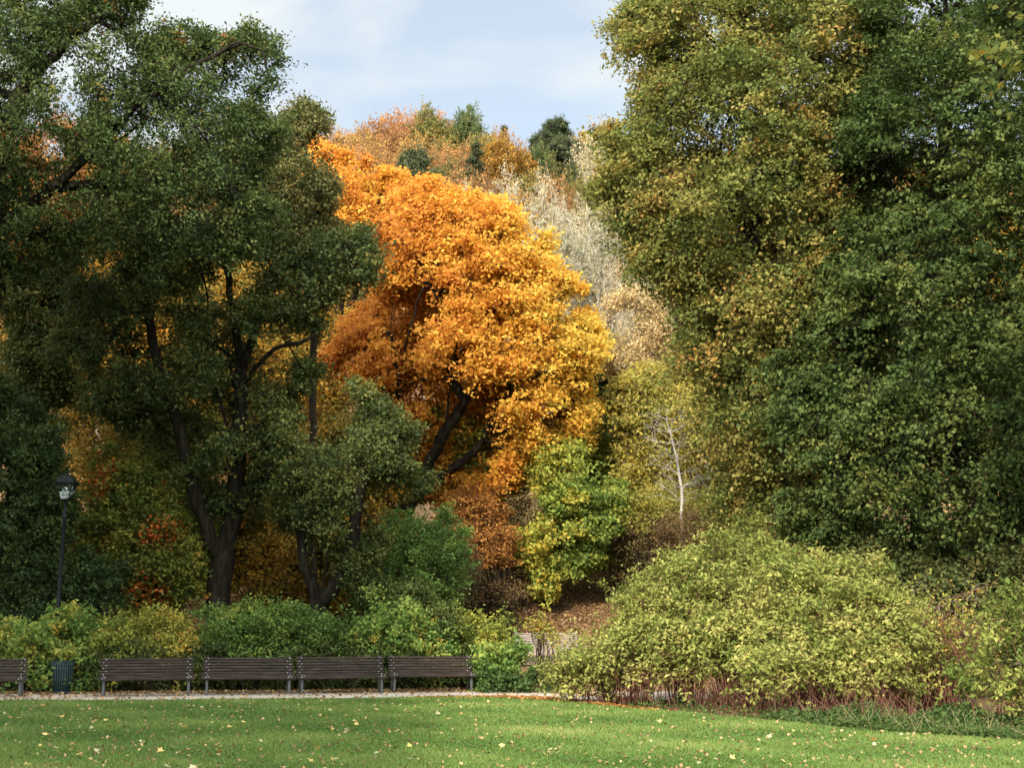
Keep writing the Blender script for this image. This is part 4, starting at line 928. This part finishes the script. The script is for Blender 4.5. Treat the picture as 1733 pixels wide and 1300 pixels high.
HT = [
    ('pine', 940, 203, 105, 122, 'tall bushy pine on the crest, highest conifer against the sky'),
    ('spruce', 853, 213, 70, 134, 'small dark spruce tip on the crest, left of the tall pine'),
    ('pine', 702, 258, 120, 92, 'round dark pine just above the gap between the orange maples'),
    ('spruce', 806, 242, 120, 100, 'dark spruce standing between the brown trees, above the big orange maple'),
    ('spruce', 968, 276, 110, 92, 'green spruce on the hillside below the tall bushy pine'),
    ('poplar', 858, 288, 95, 74, 'pale slender poplar rising just behind the big orange maple, left of its twin'),
    ('poplar', 918, 292, 75, 73, 'pale slender poplar, right twin, above the right shoulder of the orange maple'),
    ('poplar', 948, 335, 70, 70, 'short pale poplar leaning into the willow'),
    ('poplar', 790, 312, 55, 80, 'thin pale poplar top peeking over the middle of the orange maple'),
    ('green', 788, 186, 75, 130, 'dark green leafy tree on the skyline above the big orange maple'),
    ('ochre', 862, 242, 105, 104, 'golden-brown maple on the hill between the spruce and the tall pine'),
    ('green', 902, 244, 60, 112, 'green leafy tree on the hill just left of the tall pine'),
    ('bare', 1012, 214, 110, 112, 'bare tan tree on the skyline beside the lime tree'),
    ('ochre', 985, 222, 60, 125, 'small golden tree on the skyline right of the tall pine'),
    ('rust', 735, 186, 105, 132, 'olive-rust tree forming the highest point of the wooded skyline'),
    ('rust', 598, 212, 110, 118, None), ('rust', 648, 203, 110, 128, None), ('rust', 690, 192, 100, 134, None), ('olive', 738, 190, 85, 128, None), ('rust', 640, 250, 120, 108, None), ('rust', 728, 232, 110, 112, None), ('rust', 770, 240, 110, 108, None),
    ('rust', 600, 262, 100, 98, None), ('rust', 668, 268, 100, 99, None), ('olive', 745, 275, 100, 98, None), ('olive', 820, 222, 90, 122, None), ('rust', 860, 225, 80, 126, None), ('olive', 900, 300, 90, 92, None), ('rust', 838, 290, 90, 90, None), ('bare', 1045, 230, 110, 104, None), ('bare', 1010, 270, 90, 96, None),
    ('rust', 560, 228, 90, 118, None), ('olive', 985, 300, 90, 88, None), ('bare', 985, 330, 60, 78, None), ('poplar', 1000, 400, 80, 66, None), ('poplar', 1035, 440, 75, 62, None), ('poplar', 1070, 500, 75, 60, None), ('bare', 1090, 480, 90, 66, None), ('poplar', 975, 380, 70, 68, None), ('poplar', 1110, 560, 80, 58, None), ('bare', 1030, 350, 90, 84, None), ('bare', 1060, 300, 90, 95, None), ('rust', 780, 290, 100, 88, None), ('rust', 560, 300, 120, 90, None), ('olive', 905, 250, 80, 118, None), ('ochre', 880, 320, 80, 84, None), ('rust', 945, 300, 80, 84, None), ('olive', 640, 320, 110, 85, None), ('rust', 720, 330, 110, 82, None),
    ('olive', 790, 340, 110, 80, None),
]
for h_ in HT: hill_tree(*h_)
for q in range(34):
    px_ = 545 + 500 * ((q * .618) % 1); Y_ = 96 + 38 * ((q * .371) % 1); top_ = 1058 - (1058 - (205 + 25 * abs((px_ - 720) / 250) ** 1.5)) * (.62 + .36 * (Y_ - 96) / 38) + rh.uniform(-12, 12)
    hill_tree(rh.choices(['rust', 'olive', 'ochre', 'green', 'bare'], [6, 4, 2, 1, 2 if px_ > 900 else .3])[0], px_, top_, rh.uniform(85, 130), Y_)
# the forest goes on at both sides behind the near trees
rows = [(62, 70, 150), (72, 330, 145), (86, 270, 130), (102, 235, 120), (120, 215, 110), (138, 215, 105)]
for (Y, top, step) in [(70, 470, 150), (82, 380, 135), (98, 300, 125), (118, 255, 115)]:
    for side in (-1, 1):
        lo, hi = (-420, 520) if side < 0 else (1090, 2150)
        px = lo
        while px < hi:
            kd = rh.choices(['olive', 'ochre', 'rust', 'green', 'spruce'], [4, 4 if side < 0 else 2, 3, 3, 1])[0]
            hill_tree(kd, px, top + rh.uniform(-25, 25), step * 1.15, Y + rh.uniform(-4, 4)); px += step * rh.uniform(.8, 1.1)
for pl in PR.values():
    for pr in pl:
        if not pr['used']:
            for ch in list(pr['root'].children): bpy.data.objects.remove(ch)
            bpy.data.objects.remove(pr['root'])

# ------------------------------------------------------------------ tall park trees around the lawn that throw the shade
def shade_tree(label, x, y, blobs, seed, mat=None):
    rg = np.random.default_rng(seed); root = empty('park_tree', (x, y, 0)); tag(root, label, 'tree', 'tall trees around the lawn'); sk = Skel()
    zt = max(b[2] for b in blobs)
    sk.poly([(x, y, -.2), (x + .1, y, zt * .4), (x, y + .1, zt)], -1, .7, 4., rg, .05)
    C, rad = clumps_blobs(rg, blobs, 1.25, .85, 700)
    for i in np.argsort(np.linalg.norm(C - np.array([x, y, zt * .6]), axis=1)): sk.connect(C[i], rg, .8)
    foliage(rg, C, rad, C.mean(0), 10, 26, .55, .26, .65, mat or M['darkgreen'], root, (x, y, 0))
    V, L, N = sk.mesh(.4, .02); mesh_obj('trunk', V, L, N, BARK, root, (x, y, 0), True)
    return root
SHADE = [
    ('tall green tree left of the lawn, beyond the photo edge beside the benches', -17, 21, [(-16, 21, 12.5, 6, 5.5, 6), (-17.5, 22, 8, 5, 5, 4.)]),
    ('tall green tree left of the lawn, level with its middle', -17.5, 8, [(-16.7, 8, 13, 6.2, 6, 6.5), (-17, 9, 8.5, 5, 5, 4)]),
    ('tall green tree left of the lawn, nearest the camera', -16.5, -6, [(-16, -6, 14, 6, 6, 6.5)]),
    ('tall green tree deep at the left beyond the oak', -26, 24, [(-26, 24, 13, 6, 6, 7)]),
]
for i, a in enumerate(SHADE): shade_tree(*a[:4], 300 + i)

# tree on the right beside the camera: its low branch tips come into the photo
tree('broadleaf_tree', 'near tree at the right whose leafy branch tips hang into the top right corner', 'tree', M['frontleaf'], 19, 2350,
     [(2330, 800), (2300, 500), (2250, 200), (2150, -100)], [[(2270, 300), (2000, 150), (1800, 90), (1690, 60)], [(2255, 220), (1950, 190), (1780, 170), (1690, 165)], [(2250, 200), (2100, -100), (1950, -350)]],
     poly=[(1770, -60), (1690, -20), (1660, 30), (1720, 60), (1690, 150), (1730, 190), (1810, 240), (2000, 420), (2500, 520), (2900, 200), (2800, -300), (2400, -650), (1950, -600), (1800, -320), (1700, -200)],
     tmax=3.6, rc=.8, base_r=.33, k=10, lps=18, srad=.3, size=.13, ratio=.6, mid=.45, cand=7000, gap=.55, spacing=.95, okfrom=3.)

print('leaves', STAT['leaf'], 'objects', len(scene.objects))

# ------------------------------------------------------------------ light, sky, camera
SUN_EL, SUN_AZ = R(31), R(19)     # azimuth: left of straight behind the camera
sv = np.array([-math.sin(SUN_AZ) * math.cos(SUN_EL), -math.cos(SUN_AZ) * math.cos(SUN_EL), math.sin(SUN_EL)])
ld = bpy.data.lights.new('sun', 'SUN'); ld.energy = 3.5; ld.angle = R(1.5); ld.color = (1, .92, .80)
so = bpy.data.objects.new('sun', ld); COL.objects.link(so); so.location = (0, 0, 60)
from mathutils import Vector
so.rotation_euler = Vector(-sv).to_track_quat('-Z', 'Y').to_euler()
w = bpy.data.worlds.new('World'); scene.world = w; w.use_nodes = True; nt = w.node_tree; nt.nodes.clear(); Nn = nt.nodes.new; L = nt.links.new
out = Nn('ShaderNodeOutputWorld'); bg = Nn('ShaderNodeBackground'); bg.inputs[1].default_value = .10
sky = Nn('ShaderNodeTexSky'); sky.sky_type = 'NISHITA'; sky.sun_disc = False; sky.sun_elevation = SUN_EL
sky.sun_rotation = math.atan2(sv[0], sv[1]); sky.air_density = 1.0; sky.dust_density = 1.2; sky.ozone_density = .4
tc = Nn('ShaderNodeTexCoord'); mp = Nn('ShaderNodeMapping'); mp.inputs['Scale'].default_value = (1, 1, 2.6); mp.inputs['Location'].default_value = (.35, .2, .1)
L(tc.outputs['Generated'], mp.inputs[0]); nz = Nn('ShaderNodeTexNoise'); nz.inputs['Scale'].default_value = 4.2; nz.inputs['Detail'].default_value = 7; nz.inputs['Roughness'].default_value = .52; nz.inputs['Distortion'].default_value = .4
L(mp.outputs[0], nz.inputs['Vector'])
rp = ramp(nt, [(.40, (.5, .5, .5)), (.58, (1, 1, 1))]); L(nz.outputs[0], rp.inputs[0])
# extra cloud brightness added behind the camera, towards the sun, to lift shade
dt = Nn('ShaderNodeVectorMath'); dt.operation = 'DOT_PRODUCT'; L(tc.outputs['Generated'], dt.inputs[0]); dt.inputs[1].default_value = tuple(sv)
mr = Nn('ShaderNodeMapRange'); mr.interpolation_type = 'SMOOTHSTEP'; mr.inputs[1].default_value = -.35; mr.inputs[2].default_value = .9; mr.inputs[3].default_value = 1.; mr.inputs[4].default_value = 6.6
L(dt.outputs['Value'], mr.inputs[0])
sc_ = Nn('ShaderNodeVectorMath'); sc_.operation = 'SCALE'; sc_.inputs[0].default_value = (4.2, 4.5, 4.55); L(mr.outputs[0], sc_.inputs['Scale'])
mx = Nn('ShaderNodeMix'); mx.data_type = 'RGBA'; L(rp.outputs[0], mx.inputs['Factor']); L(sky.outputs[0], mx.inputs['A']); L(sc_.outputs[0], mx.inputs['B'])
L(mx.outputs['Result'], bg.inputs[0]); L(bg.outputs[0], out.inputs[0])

cam = bpy.data.cameras.new('camera'); co = bpy.data.objects.new('camera', cam); COL.objects.link(co); scene.camera = co
co.location = (0, 0, CAMZ); co.rotation_euler = (math.pi / 2 + TH, 0, 0)
cam.sensor_width = 36; cam.lens = 36 * FPX / 1733; cam.clip_end = 2000; cam.clip_start = .1
vs = scene.view_settings; vs.view_transform = 'Standard'; vs.look = 'None'; vs.exposure = 1.08; vs.gamma = 1
cy = scene.cycles; cy.max_bounces = 6; cy.diffuse_bounces = 3; cy.glossy_bounces = 2; cy.transmission_bounces = 4; cy.transparent_max_bounces = 6
cy.sample_clamp_indirect = 4; cy.caustics_reflective = False; cy.caustics_refractive = False
cy.use_denoising = True
